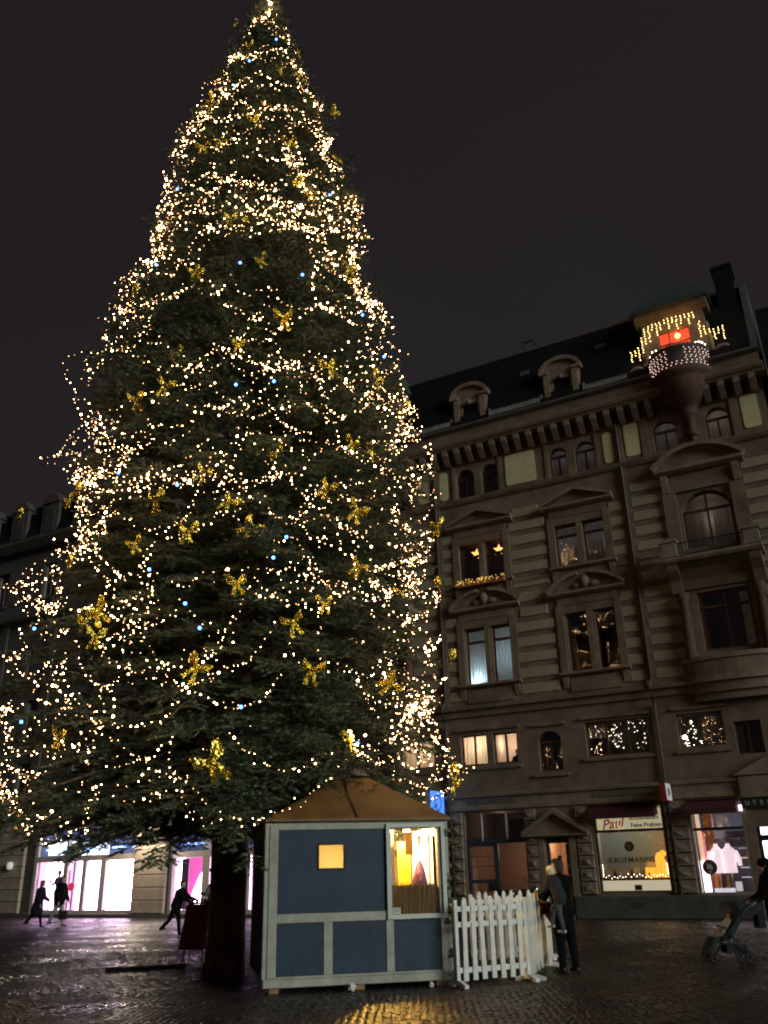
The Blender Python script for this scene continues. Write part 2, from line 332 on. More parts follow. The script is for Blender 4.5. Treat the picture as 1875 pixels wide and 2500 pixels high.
# attic storey: pairs of arched windows
full = lambda a, b, c, d: [(a, b, c, d)]
for (a, b) in ((-5.37, -4.52), (-4.19, -3.43)): window(a, b, 16.52, 17.88, 2, 17.48, 0.28, split='low')
for (a, b) in ((-1.13, -0.37), (-0.03, 0.80)): window(a, b, 16.52, 17.84, 2, 17.48, 0.26, split='low', room='pale', lightc=(0.95, 0.9, 1.0), power=0.9, curtain=(GREYCURT, full(a + .06, b - .04, 16.55, 17.8)))
window(3.17, 4.10, 16.60, 17.90, 2, 17.47, 0.28, split='low', room='pale', lightc=(1.0, 0.92, 0.98), power=1.1, curtain=(GREYCURT, full(3.2, 4.07, 16.63, 17.86)))
window(5.16, 6.05, 16.65, 17.92, 2, 17.5, 0.28, split='low', room='pale', lightc=(1.0, 0.9, 0.9), power=1.8, curtain=(clothmat('light_curtain', (0.6, 0.56, 0.53), 0.5), full(5.2, 6.02, 16.68, 17.88)))
for (a, b) in (mir(3.17, 4.10), mir(5.16, 6.05)): window(a, b, 16.60, 17.90, 2, 17.47, 0.28, split='low')
# third floor
ST = [window(-5.45, -4.45, 12.68, 14.38, 1, 13.85, room='dark'), window(-4.28, -3.47, 12.68, 14.38, 1, 13.85, room='dark')]
window(-1.22, -0.30, 12.62, 14.38, 1, 13.95, room='pale', lightc=(0.9, 0.95, 1.0), power=1.0, curtain=(GREYCURT, full(-1.12, -0.42, 12.75, 14.3)))
window(-0.08, 0.78, 12.62, 14.38, 1, 13.95, room='pale', lightc=(0.9, 0.95, 1.0), power=1.0, curtain=(GREYCURT, full(0.0, 0.62, 12.75, 14.3)))
window(3.75, 5.56, 12.12, 14.64, 2, 13.92, 0.70, fw_=0.09, room='pale', lightc=(1.0, 0.93, 0.88), power=2.0, curtain=(clothmat('cream_curtain', (0.58, 0.54, 0.50), 0.5), [(3.85, 4.45, 12.2, 14.4), (4.8, 5.45, 12.2, 14.4)]))
a, b = mir(3.75, 5.56); window(a, b, 12.12, 14.64, 2, 13.92, 0.70, fw_=0.09)
# second floor
window(-5.38, -4.53, 8.46, 10.70, 1, 10.18, curtain=(CURTAIN, full(-5.33, -4.58, 8.5, 10.66)), room='pale', lightc=(0.55, 0.80, 1.0), power=26, lamp_at=(-5.08, 0.62, 8.66))
window(-4.23, -3.43, 8.46, 10.70, 1, 10.18, curtain=(CURTAIN, full(-4.18, -3.48, 8.5, 10.66)), room='pale', lightc=(0.55, 0.80, 1.0), power=9, lamp_at=(-3.83, 1.05, 9.5))
window(-1.13, -0.32, 8.48, 10.72, 1, 10.2, curtain=(GREYCURT, full(-1.08, -0.9, 8.5, 10.1)))
window(0.0, 0.80, 8.48, 10.72, 1, 10.2)
window(3.80, 5.60, 8.60, 10.75, 2, 10.2, fw_=0.1, curtain=(mat('white_curtain', (0.6, 0.62, 0.6), 0.9), [(3.9, 3.97, 8.7, 10.1), (5.2, 5.48, 8.7, 10.65)]))
a, b = mir(3.8, 5.6); window(a, b, 8.6, 10.75, 2, 10.2, fw_=0.1)
# mezzanine
window(-5.85, -4.76, 5.36, 6.52, 2, room='pale', lightc=(1, 0.80, 0.58), power=26, curtain=(BLIND, full(-5.8, -4.8, 5.4, 6.5)))
MEZ = window(-4.50, -3.52, 5.36, 6.50, 2, room='pale', lightc=(1, 0.78, 0.58), power=16, depth=1.4, lamp_at=(-4.3, 1.2, 6.2))
a, b = mir(2.42, 3.97); window(a, b, 5.40, 6.52, 2, room='pale', lightc=(1, 0.78, 0.55), power=16, curtain=(BLIND, full(a + .05, b - .05, 5.44, 6.48)))
a, b = mir(4.28, 5.14); window(a, b, 5.0, 6.1, 2)
window(-2.68, -1.79, 4.95, 6.38, 2, 6.0, 0.26, split='low', curtain=(GREYCURT, [(-2.62, -2.45, 5.0, 5.9)]))
window(-0.86, 1.41, 5.33, 6.55, 3, room='dark', curtain=(GREYCURT, [(-0.8, -0.2, 6.0, 6.5)]), lightc=(1, 0.8, 0.6), power=1.6)
window(2.42, 3.97, 5.38, 6.53, 2, room='dark', lightc=(1, 0.8, 0.6), power=1.0)
window(4.28, 5.14, 5.02, 6.10, 2, room='dark', curtain=(GREYCURT, [(4.32, 4.5, 5.1, 6.0)]))
# ground floor openings
GATE = (-5.88, -3.50, 0.0, 3.66); DOOR = (-2.76, -1.86, 0.14, 2.62); SH1 = (-0.93, 1.50, 0.82, 3.62); SH2 = (2.40, 4.08, 0.74, 3.58); DOORR = (4.40, 6.0, 0.14, 2.72)
SH2M = (*mir(2.40, 4.08), 0.74, 3.58); DRM = (*mir(4.40, 6.0), 0.14, 2.72)
holes += [GATE, DOOR, SH1, SH2, DOORR, SH2M, DRM]
wall_grid(mbs, -12.0, 7.4, 0.0, 19.9, 0.0, 0.35, holes)
# side and back of the house
mbs.box(-12.0, -11.65, 0.35, 11.0, 0.0, 19.9); mbs.box(7.05, 7.4, 0.35, 11.0, 0.0, 19.9); mbs.box(-11.65, 7.05, 10.7, 11.0, 0.0, 19.9)
mbs.build('wall', BROWN, B)

# banded ashlar: cream blocks standing 4 cm proud
def band_col(u0, u1, rows):
    m_ = MB(); m_.cham(0, u1 - u0, -0.045, 0.02, 0, 0.385, 0.03); me = m_.mesh('stone_block', CREAM)
    for k in rows:
        o = link('stone_block', me, B, (u0, 0.0, 7.83 + 0.608 * k))
for (a, b) in ((1.95, 3.18), (6.08, 7.33)):
    band_col(a, b, range(13)); band_col(*mir(a, b), range(13))
for (a, b) in ((1.05, 1.62),):
    band_col(a, b, [0, 1, 2, 3, 4, 5, 8, 9, 10, 11]); band_col(*mir(a, b), [0, 1, 2, 3, 4, 5, 8, 9, 10, 11])
band_col(-3.16, -1.60, [0, 1, 2, 3, 4, 7, 8, 9, 10, 11]); band_col(-2.95, -1.80, [5, 6, 12])
# yellow plaster panels of the attic storey with rounded corners
def rpanel(u0, u1, z0, z1, r=0.1):
    pts = []
    for cx_, cz_, a0 in ((u1 - r, z0 + r, -pi / 2), (u1 - r, z1 - r, 0), (u0 + r, z1 - r, pi / 2), (u0 + r, z0 + r, pi)):
        pts += [(cx_ + r * cos(a0 + t), cz_ + r * sin(a0 + t)) for t in np.linspace(0, pi / 2, 5)]
    q = MB(); q.prism(pts, -0.03, 0.02); q.build('plaster_panel', YELLOW, B)
rpanel(-3.05, -1.73, 16.62, 18.02)
for (a, b, c, d, r) in ((1.18, 1.57, 16.60, 17.96, 0.16), (2.06, 2.63, 16.68, 18.12, 0.12), (6.52, 7.12, 16.72, 18.10, 0.12)):
    rpanel(a, b, c, d, r); rpanel(*mir(a, b), c, d, r)
# horizontal mouldings
def course(u0, u1, prof, m_, name):
    q = MB(); q.prismx([(-y, z) for y, z in prof], u0, u1); return q.build(name, m_, B)
course(-12.1, 7.5, [(-0.01, 16.22), (0.08, 16.25), (0.16, 16.36), (0.20, 16.46), (-0.01, 16.50)], TRIM, 'string_course')
course(-12.1, 7.5, [(-0.01, 7.15), (0.10, 7.2), (0.12, 7.4), (0.26, 7.46), (0.28, 7.58), (-0.01, 7.64)], BROWN, 'string_course')
course(-12.1, 7.5, [(-0.01, 12.26), (0.05, 12.28), (0.06, 12.42), (-0.01, 12.44)], BROWN, 'string_course')
course(-12.1, 7.5, [(-0.01, 3.70), (0.07, 3.72), (0.07, 3.86), (0.03, 3.88), (0.03, 4.16), (0.12, 4.18), (0.14, 4.28), (-0.01, 4.32)], TRIM, 'string_course')
# bracket cornice, gutter, parapet
fr = MB(); fr.box(-12.05, 7.45, -0.02, 0.02, 18.20, 18.74); fr.build('frieze', BRICK, B)
course(-12.2, 7.6, [(-0.01, 18.74), (0.52, 18.74), (0.55, 18.80), (0.64, 18.86), (0.70, 18.98), (0.70, 19.04), (-0.01, 19.10)], TRIM, 'cornice')
course(-12.1, 7.5, [(0.02, 19.10), (0.40, 19.10), (0.40, 19.62), (0.02, 19.66)], BROWN, 'parapet')
course(-12.2, 7.6, [(0.02, 19.66), (0.45, 19.64), (0.60, 19.70), (0.60, 19.78), (0.02, 19.80)], ZINC, 'gutter')
bk = MB(); bk.prismx([(0.0, 18.10), (0.0, 18.74), (-0.50, 18.74), (-0.50, 18.52), (-0.42, 18.44), (-0.26, 18.26), (-0.12, 18.12)], -0.115, 0.115); bkm = bk.mesh('bracket', TRIM)
u = -11.75
while u < 7.4:
    if not 3.55 < u < 5.45 and not -10.15 < u < -8.1: link('bracket', bkm, B, (u, -0.012, 0))
    u += 0.555
# downpipes
for x in (1.78, 2 * SYM - 1.78):
    q = MB(); q.tube([(x, -0.13, 19.0), (x, -0.10, 18.1), (x, -0.10, 7.9), (x, -0.34, 7.6), (x, -0.34, 7.1), (x, -0.10, 6.9), (x, -0.10, 0.0)], 0.055, 8); q.build('downpipe', mat('brown_pipe', (0.075, 0.058, 0.045), 0.6), B, True)

# window surrounds: lintel, sill, jambs, pediment
def surround(c, w, zb, zt, kind):
    h = w / 2; q = MB()
    for s_ in (-1, 1):
        q.box(c + s_ * (h - 0.14) - 0.14, c + s_ * (h - 0.14) + 0.14, -0.09, 0.02, zb - 0.02, zt + 0.32)
        q.build('jamb', BROWN, B); q = MB()
    q.box(c - 0.10, c + 0.10, -0.07, 0.1, zb, zt); q.build('mullion', BROWN, B)
    q = MB(); q.box(c - h, c + h, -0.07, 0.02, zt, zt + 0.30); q.box(c - h + 0.1, c + h - 0.1, -0.085, 0.0, zt + 0.32, zt + 0.62); q.build('lintel', BROWN, B)
    q = MB(); q.prismx([(0.01, zb - 0.20), (-0.14, zb - 0.14), (-0.2, zb - 0.10), (-0.2, zb - 0.02), (0.01, zb)], c - h - 0.06, c + h + 0.06); q.build('sill', TRIM, B)
    for s_ in (-1, 1):
        q = MB(); q.prismx([(0.01, zb - 0.62), (-0.05, zb - 0.6), (-0.15, zb - 0.2), (0.01, zb - 0.2)], c + s_ * (h - 0.14) - 0.1, c + s_ * (h - 0.14) + 0.1); q.build('console', TRIM, B)
    q = MB(); q.box(c - h + 0.3, c + h - 0.3, -0.05, 0.01, zb - 0.75, zb - 0.24); q.build('apron_panel', BROWN, B)
    z0 = zt + 0.64; H = h + 0.22
    q = MB(); q.prismx([(0.01, z0), (-0.16, z0 + 0.02), (-0.28, z0 + 0.10), (-0.28, z0 + 0.18), (0.01, z0 + 0.20)], c - H, c + H); q.build('pediment_base', TRIM, B)
    z1 = z0 + 0.20
    if kind == 'tri':
        rise = 0.52
        q = MB(); q.prism([(c - H + 0.1, z1), (c + H - 0.1, z1), (c, z1 + rise)], -0.08, 0.02); q.build('tympanum', BROWN, B)
        for s_ in (-1, 1):
            q = MB(); poly = [(c + s_ * H, z1), (c + s_ * H, z1 + 0.10), (c, z1 + rise + 0.16), (c, z1 + rise)]
            q.prism(poly if s_ < 0 else poly[::-1], -0.28, 0.02); q.build('raking_cornice', TRIM, B)
    else:
        rise = 0.62; R = (H * H + rise * rise) / (2 * rise); A = math.asin(H / R)
        arc = [(c + R * sin(t), z1 + rise - R + R * cos(t)) for t in np.linspace(-A, A, 15)]
        q = MB(); q.prism(arc[::-1], -0.08, 0.02); q.build('tympanum', BROWN, B)
        for s_ in (0, 1):
            seg = arc[:7] if s_ == 0 else arc[8:]
            outer = [(c + (R + 0.12) * sin(t), z1 + rise - R + (R + 0.12) * cos(t)) for t in np.linspace(-A, A, 15)]; outer = outer[:7] if s_ == 0 else outer[8:]
            q = MB(); q.prism(seg + outer[::-1], -0.27, 0.02); q.build('curved_cornice', TRIM, B)
        q = MB(); q.ball((c, -0.14, z1 + 0.34), 0.2, 10, 8, (0.9, 0.6, 1.25)); q.ball((c - 0.34, -0.1, z1 + 0.2), 0.15, 8, 6, (1.5, 0.5, 0.8)); q.ball((c + 0.34, -0.1, z1 + 0.2), 0.15, 8, 6, (1.5, 0.5, 0.8)); q.build('carved_ornament', TRIM, B, True)
for c in (-0.20, -4.42):
    surround(c, 2.55, 12.64, 14.38, 'tri'); surround(c, 2.55, 8.46, 10.72, 'seg')
for c, w in ((-4.95, 2.2), (-4.01, 2.2)): pass
def hood(u0, u1, z, d=0.10, m_=None):
    q = MB(); q.prismx([(0.01, z), (-d, z + 0.03), (-d, z + 0.12), (0.01, z + 0.15)], u0, u1); q.build('hood_mould', m_ or BROWN, B)
for (a, b) in ((-6.0, -3.38), (-1.0, 1.55), (2.3, 4.1), (*mir(2.3, 4.1),)): hood(a, b, 6.62)
for (a, b) in ((-6.0, -3.38), (-1.0, 1.55), (2.3, 4.1), (*mir(2.3, 4.1),)): hood(a, b, 5.14, 0.08)
hood(-2.9, -1.58, 6.55); hood(-2.9, -1.58, 4.72, 0.1)
# attic window pair surrounds
for (a, b) in ((-5.55, -3.25), (-1.30, 0.98)):
    bxx = [MB() for _ in (0, 1)]; bxx[0].box(a, a + 0.14, -0.05, 0.02, 16.5, 18.2); bxx[1].box(b - 0.14, b, -0.05, 0.02, 16.5, 18.2); [k_.build('jamb', BROWN, B) for k_ in bxx]
for x in (1.78, 2 * SYM - 1.78):
    q = MB(); q.box(x - 0.16, x + 0.16, -0.06, 0.02, 7.64, 18.2); q.build('pilaster', BROWN, B)
for x in (6.28, 2.85, mir(6.28, 6.28)[0], mir(2.85, 2.85)[0]):
    q = MB(); q.box(x - 0.15, x + 0.15, -0.06, 0.02, 16.52, 18.2); q.build('pilaster', BROWN, B)

# ---- end bays: portal window with pediment, balcony, columns, bow, turret
def end_bay(c, lit):
    # big curved pediment above the balcony door
    q = MB(); H = 1.62; z0 = 15.42
    q.prismx([(0.01, z0), (-0.2, z0 + 0.03), (-0.36, z0 + 0.14), (-0.36, z0 + 0.26), (0.01, z0 + 0.28)], c - H, c + H); q.build('pediment_base', TRIM, B)
    rise = 0.70; R = (H * H + rise * rise) / (2 * rise); A = math.asin(H / R); z1 = z0 + 0.28
    arc = [(c + R * sin(t), z1 + rise - R + R * cos(t)) for t in np.linspace(-A, A, 15)]; out = [(c + (R + 0.16) * sin(t), z1 + rise - R + (R + 0.16) * cos(t)) for t in np.linspace(-A, A, 15)]
    q = MB(); q.prism(arc[::-1], -0.10, 0.02); q.build('tympanum', BROWN, B)
    q = MB(); q.prism(arc + out[::-1], -0.36, 0.02); q.build('curved_cornice', TRIM, B)
    q = MB(); q.box(c - 1.4, c + 1.4, -0.10, 0.02, 14.72, 15.40); q.build('lintel', BROWN, B)
    for s_ in (-1, 1):
        q = MB(); q.box(c + s_ * 1.22 - 0.24, c + s_ * 1.22 + 0.24, -0.14, 0.02, 12.0, 14.70); q.build('jamb', BROWN, B)
        q = MB(); q.prismx([(0.0, 14.72), (-0.14, 14.74), (-0.3, 15.3), (-0.3, 15.41), (0.0, 15.41)], c + s_ * 1.3 - 0.12, c + s_ * 1.3 + 0.12); q.build('console', TRIM, B)
    # balcony on consoles
    q = MB(); q.prismx([(0.0, 11.72), (-0.85, 11.74), (-0.92, 11.84), (-0.92, 11.94), (0.0, 11.96)], c - 1.72, c + 1.72); q.build('balcony_slab', TRIM, B)
    q = MB(); q.prismx([(0.0, 10.86), (-0.10, 10.88), (-0.22, 11.2), (-0.5, 11.55), (-0.8, 11.70), (0.0, 11.72)], c - 1.25, c + 1.25); q.build('balcony_cove', BROWN, B)
    for s_ in (-1, 1):
        q = MB(); q.box(c + s_ * 1.42 - 0.26, c + s_ * 1.42 + 0.26, -0.90, -0.42, 11.96, 12.52); q.box(c + s_ * 1.42 - 0.32, c + s_ * 1.42 + 0.32, -0.95, -0.37, 12.52, 12.64); q.box(c + s_ * 1.42 - 0.30, c + s_ * 1.42 + 0.30, -0.93, -0.39, 11.965, 12.06); q.build('balcony_pedestal', TRIM, B)
        q = MB(); q.prismx([(0.0, 10.75), (-0.12, 10.78), (-0.34, 11.2), (-0.68, 11.5), (-0.80, 11.71), (0.0, 11.71)], c + s_ * 1.42 - 0.2, c + s_ * 1.42 + 0.2); q.build('console', TRIM, B)
        q = MB(); q.lathe([(0.24, 8.3), (0.24, 8.5), (0.19, 8.55), (0.18, 9.4), (0.155, 10.4), (0.22, 10.5), (0.24, 10.74), (0.0, 10.75)], (c + s_ * 1.3, -0.16, 0), 14); q.build('column', BRICK, B, True)
    r = MB(); r.tube([(c - 1.15, -0.66, 12.5), (c + 1.15, -0.66, 12.5)], 0.022, 6); r.tube([(c - 1.15, -0.66, 12.02), (c + 1.15, -0.66, 12.02)], 0.018, 6)
    for k in range(24):
        x = c - 1.12 + 2.24 * k / 23; r.tube([(x, -0.66, 12.0), (x, -0.66, 12.5)], 0.011, 5)
    r.build('balcony_railing', IRON, B)
    # bow shaped sill bay under the second floor window
    n = 14; arc = [(c + 1.75 * sin(t), -0.55 * cos(t)) for t in np.linspace(-pi / 2, pi / 2, n)]
    for z0, z1, sc in ((8.20, 8.36, 1.0), (7.62, 8.18, 0.9), (7.44, 7.62, 1.06), (7.10, 7.43, 0.86), (6.84, 7.10, 0.66)):
        q = MB(); q.prismz([(c + (x - c) * (0.5 + 0.5 * sc), y * sc - 0.02) for x, y in arc] + [(c + 1.75 * (0.5 + 0.5 * sc), 0.02), (c - 1.75 * (0.5 + 0.5 * sc), 0.02)], z0, z1); q.build('bow_moulding', TRIM if z1 - z0 < 0.2 else BROWN, B)
    # round balcony on a bowl shaped corbel at the eaves
    prof = [(0.04, 16.55), (0.13, 16.75), (0.17, 17.25), (0.20, 17.7), (0.34, 17.78), (0.36, 17.9), (0.30, 17.98), (0.48, 18.14), (0.78, 18.38), (1.0, 18.68), (1.12, 19.0), (1.14, 19.16), (1.25, 19.2), (1.27, 19.30), (1.27, 19.42), (1.16, 19.46)]
    q = MB(); q.lathe(prof, (c, 0.0, 0), 24, pi, 2 * pi); q.build('corbel', BRICK, B, True)
    q = MB(); q.lathe([(0.2, 16.9), (0.27, 16.95), (0.27, 17.05), (0.2, 17.1)], (c, -0.0, 0), 16, pi, 2 * pi); q.build('corbel_ring', BRICK, B, True)
    q = MB(); q.lathe([(1.14, 19.46), (1.14, 20.28), (1.22, 20.30), (1.22, 20.40), (1.02, 20.40), (1.02, 19.46)], (c, 0.0, 0), 28, pi, 2 * pi); q.build('balcony_parapet', PLINTH, B, True)
    # turret with hipped copper roof
    q = MB(); wall_grid(q, c - 1.22, c + 1.22, 19.66, 22.35, -0.12, 0.2, [(c - 0.62, c + 0.58, 19.66, 21.75)])
    q.box(c - 1.22, c - 1.0, 0.2, 2.2, 19.66, 22.35); q.box(c + 1.0, c + 1.22, 0.2, 2.2, 19.66, 22.35); q.build('turret_wall', TRIM, B)
    q = MB(); q.prismx([(2.3, 22.36), (-0.14, 22.36), (-0.34, 22.55), (-0.42, 22.7), (2.3, 22.72)], c - 1.45, c + 1.45); q.build('turret_cornice', TRIM, B)
    q = MB(); q.add([(c - 1.56, -0.55, 22.72), (c + 1.56, -0.55, 22.72), (c + 1.56, 2.6, 22.72), (c - 1.56, 2.6, 22.72), (c - 1.56, -0.55, 22.86), (c + 1.56, -0.55, 22.86), (c + 1.56, 2.6, 22.86), (c - 1.56, 2.6, 22.86), (c - 0.35, 1.0, 24.55), (c + 0.75, 1.0, 24.55)],
                    [(3, 2, 1, 0), (0, 1, 5, 4), (1, 2, 6, 5), (2, 3, 7, 6), (3, 0, 4, 7), (4, 5, 9, 8), (5, 6, 9), (6, 7, 8, 9), (7, 4, 8)]); q.build('turret_roof', COPPER, B)
    d = MB(); d.box(c - 0.62, c + 0.58, 0.05, 0.09, 19.66, 21.75); d.build('turret_door', WOODRED if not lit else mat('red_glass', (0.3, 0.03, 0.02), 0.5, emit=(1.0, 0.10, 0.04), estr=0.9), B)
    if lit:
        q = MB()
        for k in range(4): q.box(c - 0.62 + 0.40 * k - 0.02, c - 0.62 + 0.40 * k + 0.02, 0.02, 0.048, 19.66, 21.75)
        q.box(c - 0.62, c + 0.58, 0.018, 0.046, 21.2, 21.25); q.build('glazing_bars', WOODRED, B)
        q = MB(); q.ball((c + 0.12, -0.12, 21.42), 0.11, 10, 8); q.build('red_lantern', emitter('lantern_glow', (1.0, 0.30, 0.08), 9.0), B, True)
        lamp('lantern_light', (c + 0.12, -0.35, 21.3), 10, (1.0, 0.25, 0.08), 0.12, B)
    # scrolls at both sides
    for s_ in (-1, 1):
        q = MB(); pts = []
        for t in np.linspace(0, 2.2 * pi, 26):
            r_ = 0.40 - 0.045 * t; pts.append((c + s_ * (1.72 + r_ * cos(t) * -1), -0.05, 20.12 + r_ * sin(t)))
        pts = [(c + s_ * 1.24, -0.05, 21.7), (c + s_ * 1.30, -0.05, 21.0), (c + s_ * 1.32, -0.05, 20.5)] + pts; q.tube(pts, 0.10, 8); q.build('scroll', TRIM, B, True)
        q = MB(); q.box(c + s_ * 1.7 - 0.5, c + s_ * 1.7 + 0.5, -0.25, 0.1, 19.5, 19.78); q.build('scroll_base', TRIM, B)
end_bay(4.63, True); end_bay(2 * SYM - 4.63, False)

# ---- mansard roof
q = MB(); q.prismx([(-0.30, 19.80), (0.75, 23.35), (1.0, 23.50), (5.5, 24.3), (10.0, 23.5), (11.2, 19.80)], -11.9, 7.3); roof = q.build('roof', SLATE, B)
q = MB(); q.tube([(-11.9, 0.72, 23.36), (7.3, 0.72, 23.36)], 0.07, 6); q.build('roof_edge', ZINC, roof)
for u in np.arange(-11.4, 2.6, 0.9):                                        # slate courses read as faint rows
    pass
sl = MB(); sl.box(0, 0.46, 0, 0.016, 0, 0.30); slm = sl.mesh('roof_tile', SLATE)
def dormer(c):
    q = MB(); n = 12; w = 0.80; zt = 21.35
    arc = [(c + w * cos(t), zt + 0.52 * sin(t)) for t in np.linspace(0, pi, n)]
    wall_grid(q, c - w, c + w, 19.85, zt, -0.10, 0.16, [(c - 0.36, c + 0.36, 20.05, 21.0)])
    q.prism(arc, -0.10, 0.16); q.box(c - w, c - w + 0.12, 0.16, 1.1, 19.85, zt); q.box(c + w - 0.12, c + w, 0.16, 1.1, 19.85, zt)
    d = q.build('dormer', TRIM, roof)
    q = MB(); out = [(c + (w + 0.14) * cos(t), zt + 0.05 + 0.66 * sin(t)) for t in np.linspace(0, pi, n)]; q.prism([(c + w * cos(t), zt + 0.52 * sin(t)) for t in np.linspace(0, pi, n)][::-1] + out if False else out + arc[::-1], -0.22, 0.9); q.build('dormer_hood', TRIM, roof)
    q = MB()
    for s_ in (-1, 1):
        q.box(c + s_ * 0.62 - 0.12, c + s_ * 0.62 + 0.12, -0.18, -0.05, 19.9, 21.3); q.box(c + s_ * 0.72 - 0.2, c + s_ * 0.72 + 0.2, -0.24, 0.1, 21.3, 21.42); q.ball((c + s_ * 0.92, -0.06, 20.2), 0.2, 8, 6, (0.7, 0.6, 1.6))
    q.ball((c, -0.2, 21.05), 0.12, 8, 6); q.build('dormer_pilaster', TRIM, roof)
    q = MB(); q.add([(c - 0.36, 0.06, 20.05), (c + 0.36, 0.06, 20.05), (c + 0.36, 0.06, 21.0), (c - 0.36, 0.06, 21.0)], [(0, 1, 2, 3)]); q.build('dormer_pane', GLASS, roof)
    q = MB(); q.add([(c - 0.5, 0.3, 19.9), (c + 0.5, 0.3, 19.9), (c + 0.5, 0.3, 21.1), (c - 0.5, 0.3, 21.1)], [(0, 1, 2, 3)]); q.build('dormer_dark', DARKROOM, roof)
    q = MB(); q.box(c - 0.40, c - 0.35, 0.02, 0.08, 20.05, 21.0); q.box(c + 0.35, c + 0.40, 0.02, 0.08, 20.05, 21.0); q.box(c - 0.03, c + 0.03, 0.02, 0.08, 20.05, 21.0); q.build('dormer_frame', WOODRED, roof)
dormer(-4.45); dormer(-0.20)
for (a, b) in ((-8.0, -5.4), (-3.5, -1.2), (0.75, 2.6)):
    q = MB(); q.tube([(a, -0.22, 20.28), (b, -0.22, 20.28)], 0.018, 5); q.tube([(a, -0.22, 19.95), (b, -0.22, 19.95)], 0.018, 5)
    for x in np.arange(a, b, 0.085): q.tube([(x, -0.22, 19.82), (x, -0.22, 20.30)], 0.009, 4)
    q.build('snow_guard', ZINC, B)
for (x, z) in ((1.55, 22.3), (-1.9, 22.0)):
    q = MB(); q.box(x - 0.22, x + 0.22, -0.12 + (z - 19.8) * 0.296 - 0.2, -0.02 + (z - 19.8) * 0.296, z - 0.12, z + 0.12); q.build('roof_hatch', ZINC, roof)
q = MB(); q.tube([(-2.0, 0.9, 23.4), (-2.0, 0.9, 23.95), (-1.45, 0.9, 23.95), (-1.45, 0.9, 23.7)], 0.05, 6); q.build('vent_pipe', IRON, roof)
q = MB(); q.box(6.45, 7.15, 0.5, 1.6, 19.8, 24.35); q.box(6.39, 7.21, 0.44, 1.66, 24.35, 24.5); q.build('chimney', SLATE, roof)
q = MB(); q.prismx([(-0.2, 19.82), (0.7, 23.6), (5.5, 24.6), (10.4, 23.6), (11.2, 19.82)], 7.31, 7.55); q.build('fire_wall', PLINTH, B)
# ---------------------------------------------------------------- ground floor of the apartment building
def roombox(u0, u1, z0, z1, y0, y1, m_, parent, name='room'):
    r = MB(); r.add([(u0, y0, z0), (u1, y0, z0), (u1, y0, z1), (u0, y0, z1), (u0, y1, z0), (u1, y1, z0), (u1, y1, z1), (u0, y1, z1)],
                    [(4, 5, 6, 7), (0, 1, 5, 4), (1, 2, 6, 5), (2, 3, 7, 6), (3, 0, 4, 7)]); return r.build(name, m_, parent)
def bx(name, m_, parent, *dims):
    q = MB(); q.box(*dims); return q.build(name, m_, parent)
def quad(name, m_, parent, u0, u1, z0, z1, y):
    q = MB(); q.add([(u0, y, z0), (u1, y, z0), (u1, y, z1), (u0, y, z1)], [(0, 1, 2, 3)]); return q.build(name, m_, parent)
rk = {}
def rock_col(u0, u1, z0=0.76, z1=3.66, n=7):
    h = (z1 - z0) / n
    for k in range(n):
        key = (round(u1 - u0, 3), k % 3)
        if key not in rk:
            q = MB(); w = u1 - u0; c = 0.035; d = 0.05 + 0.02 * (k % 3); q.cham(0, w, -0.11, 0.01, 0.012, h - 0.012, c)
            zz = [0.3 * h, 0.65 * h]; q.add([(w * 0.2, -0.11, h * 0.2), (w * 0.8, -0.11, h * 0.25), (w * 0.75, -0.11, h * 0.8), (w * 0.25, -0.11, h * 0.75), (w * (0.35 + 0.12 * (k % 3)), -0.11 - d, h * 0.5)], [(0, 1, 4), (1, 2, 4), (2, 3, 4), (3, 0, 4)])
            rk[key] = q.mesh('rusticated_block', ROCK)
        link('rusticated_block', rk[key], B, (u0, 0, z0 + k * h))
for (a, b) in ((-3.44, -3.02), (-1.55, -1.0), (1.58, 2.34), (6.12, 7.36)):
    rock_col(a, b)
    if a > 0: rock_col(*mir(a, b))
rock_col(-6.55, -5.94)
for (a, b) in ((-1.80, 4.30), (6.06, 7.5), (-3.46, -2.80), (-8.9, -5.92), (-12.1, -10.66)):
    q = MB(); q.cham(a, b, -0.17, 0.01, 0.0, 0.72, 0.03); q.build('plinth', PLINTH, B)
for (x, w) in ((0.3, 0.4), (3.2, 0.5)):
    q = MB()
    for k in range(3): q.box(x - w / 2, x + w / 2, -0.176, -0.165, 0.34 + 0.07 * k, 0.37 + 0.07 * k)
    q.build('vent_grille', IRON, B)
# frieze panels with worn lettering plates above the openings
for (a, b) in ((-5.6, -3.7), (-0.8, 1.3)):
    q = MB(); q.box(a, b, -0.055, -0.02, 3.93, 4.11); q.build('frieze_panel', mat('tarnished_plate', (0.11, 0.105, 0.09), 0.7, vary=0.5, vscale=9), B)
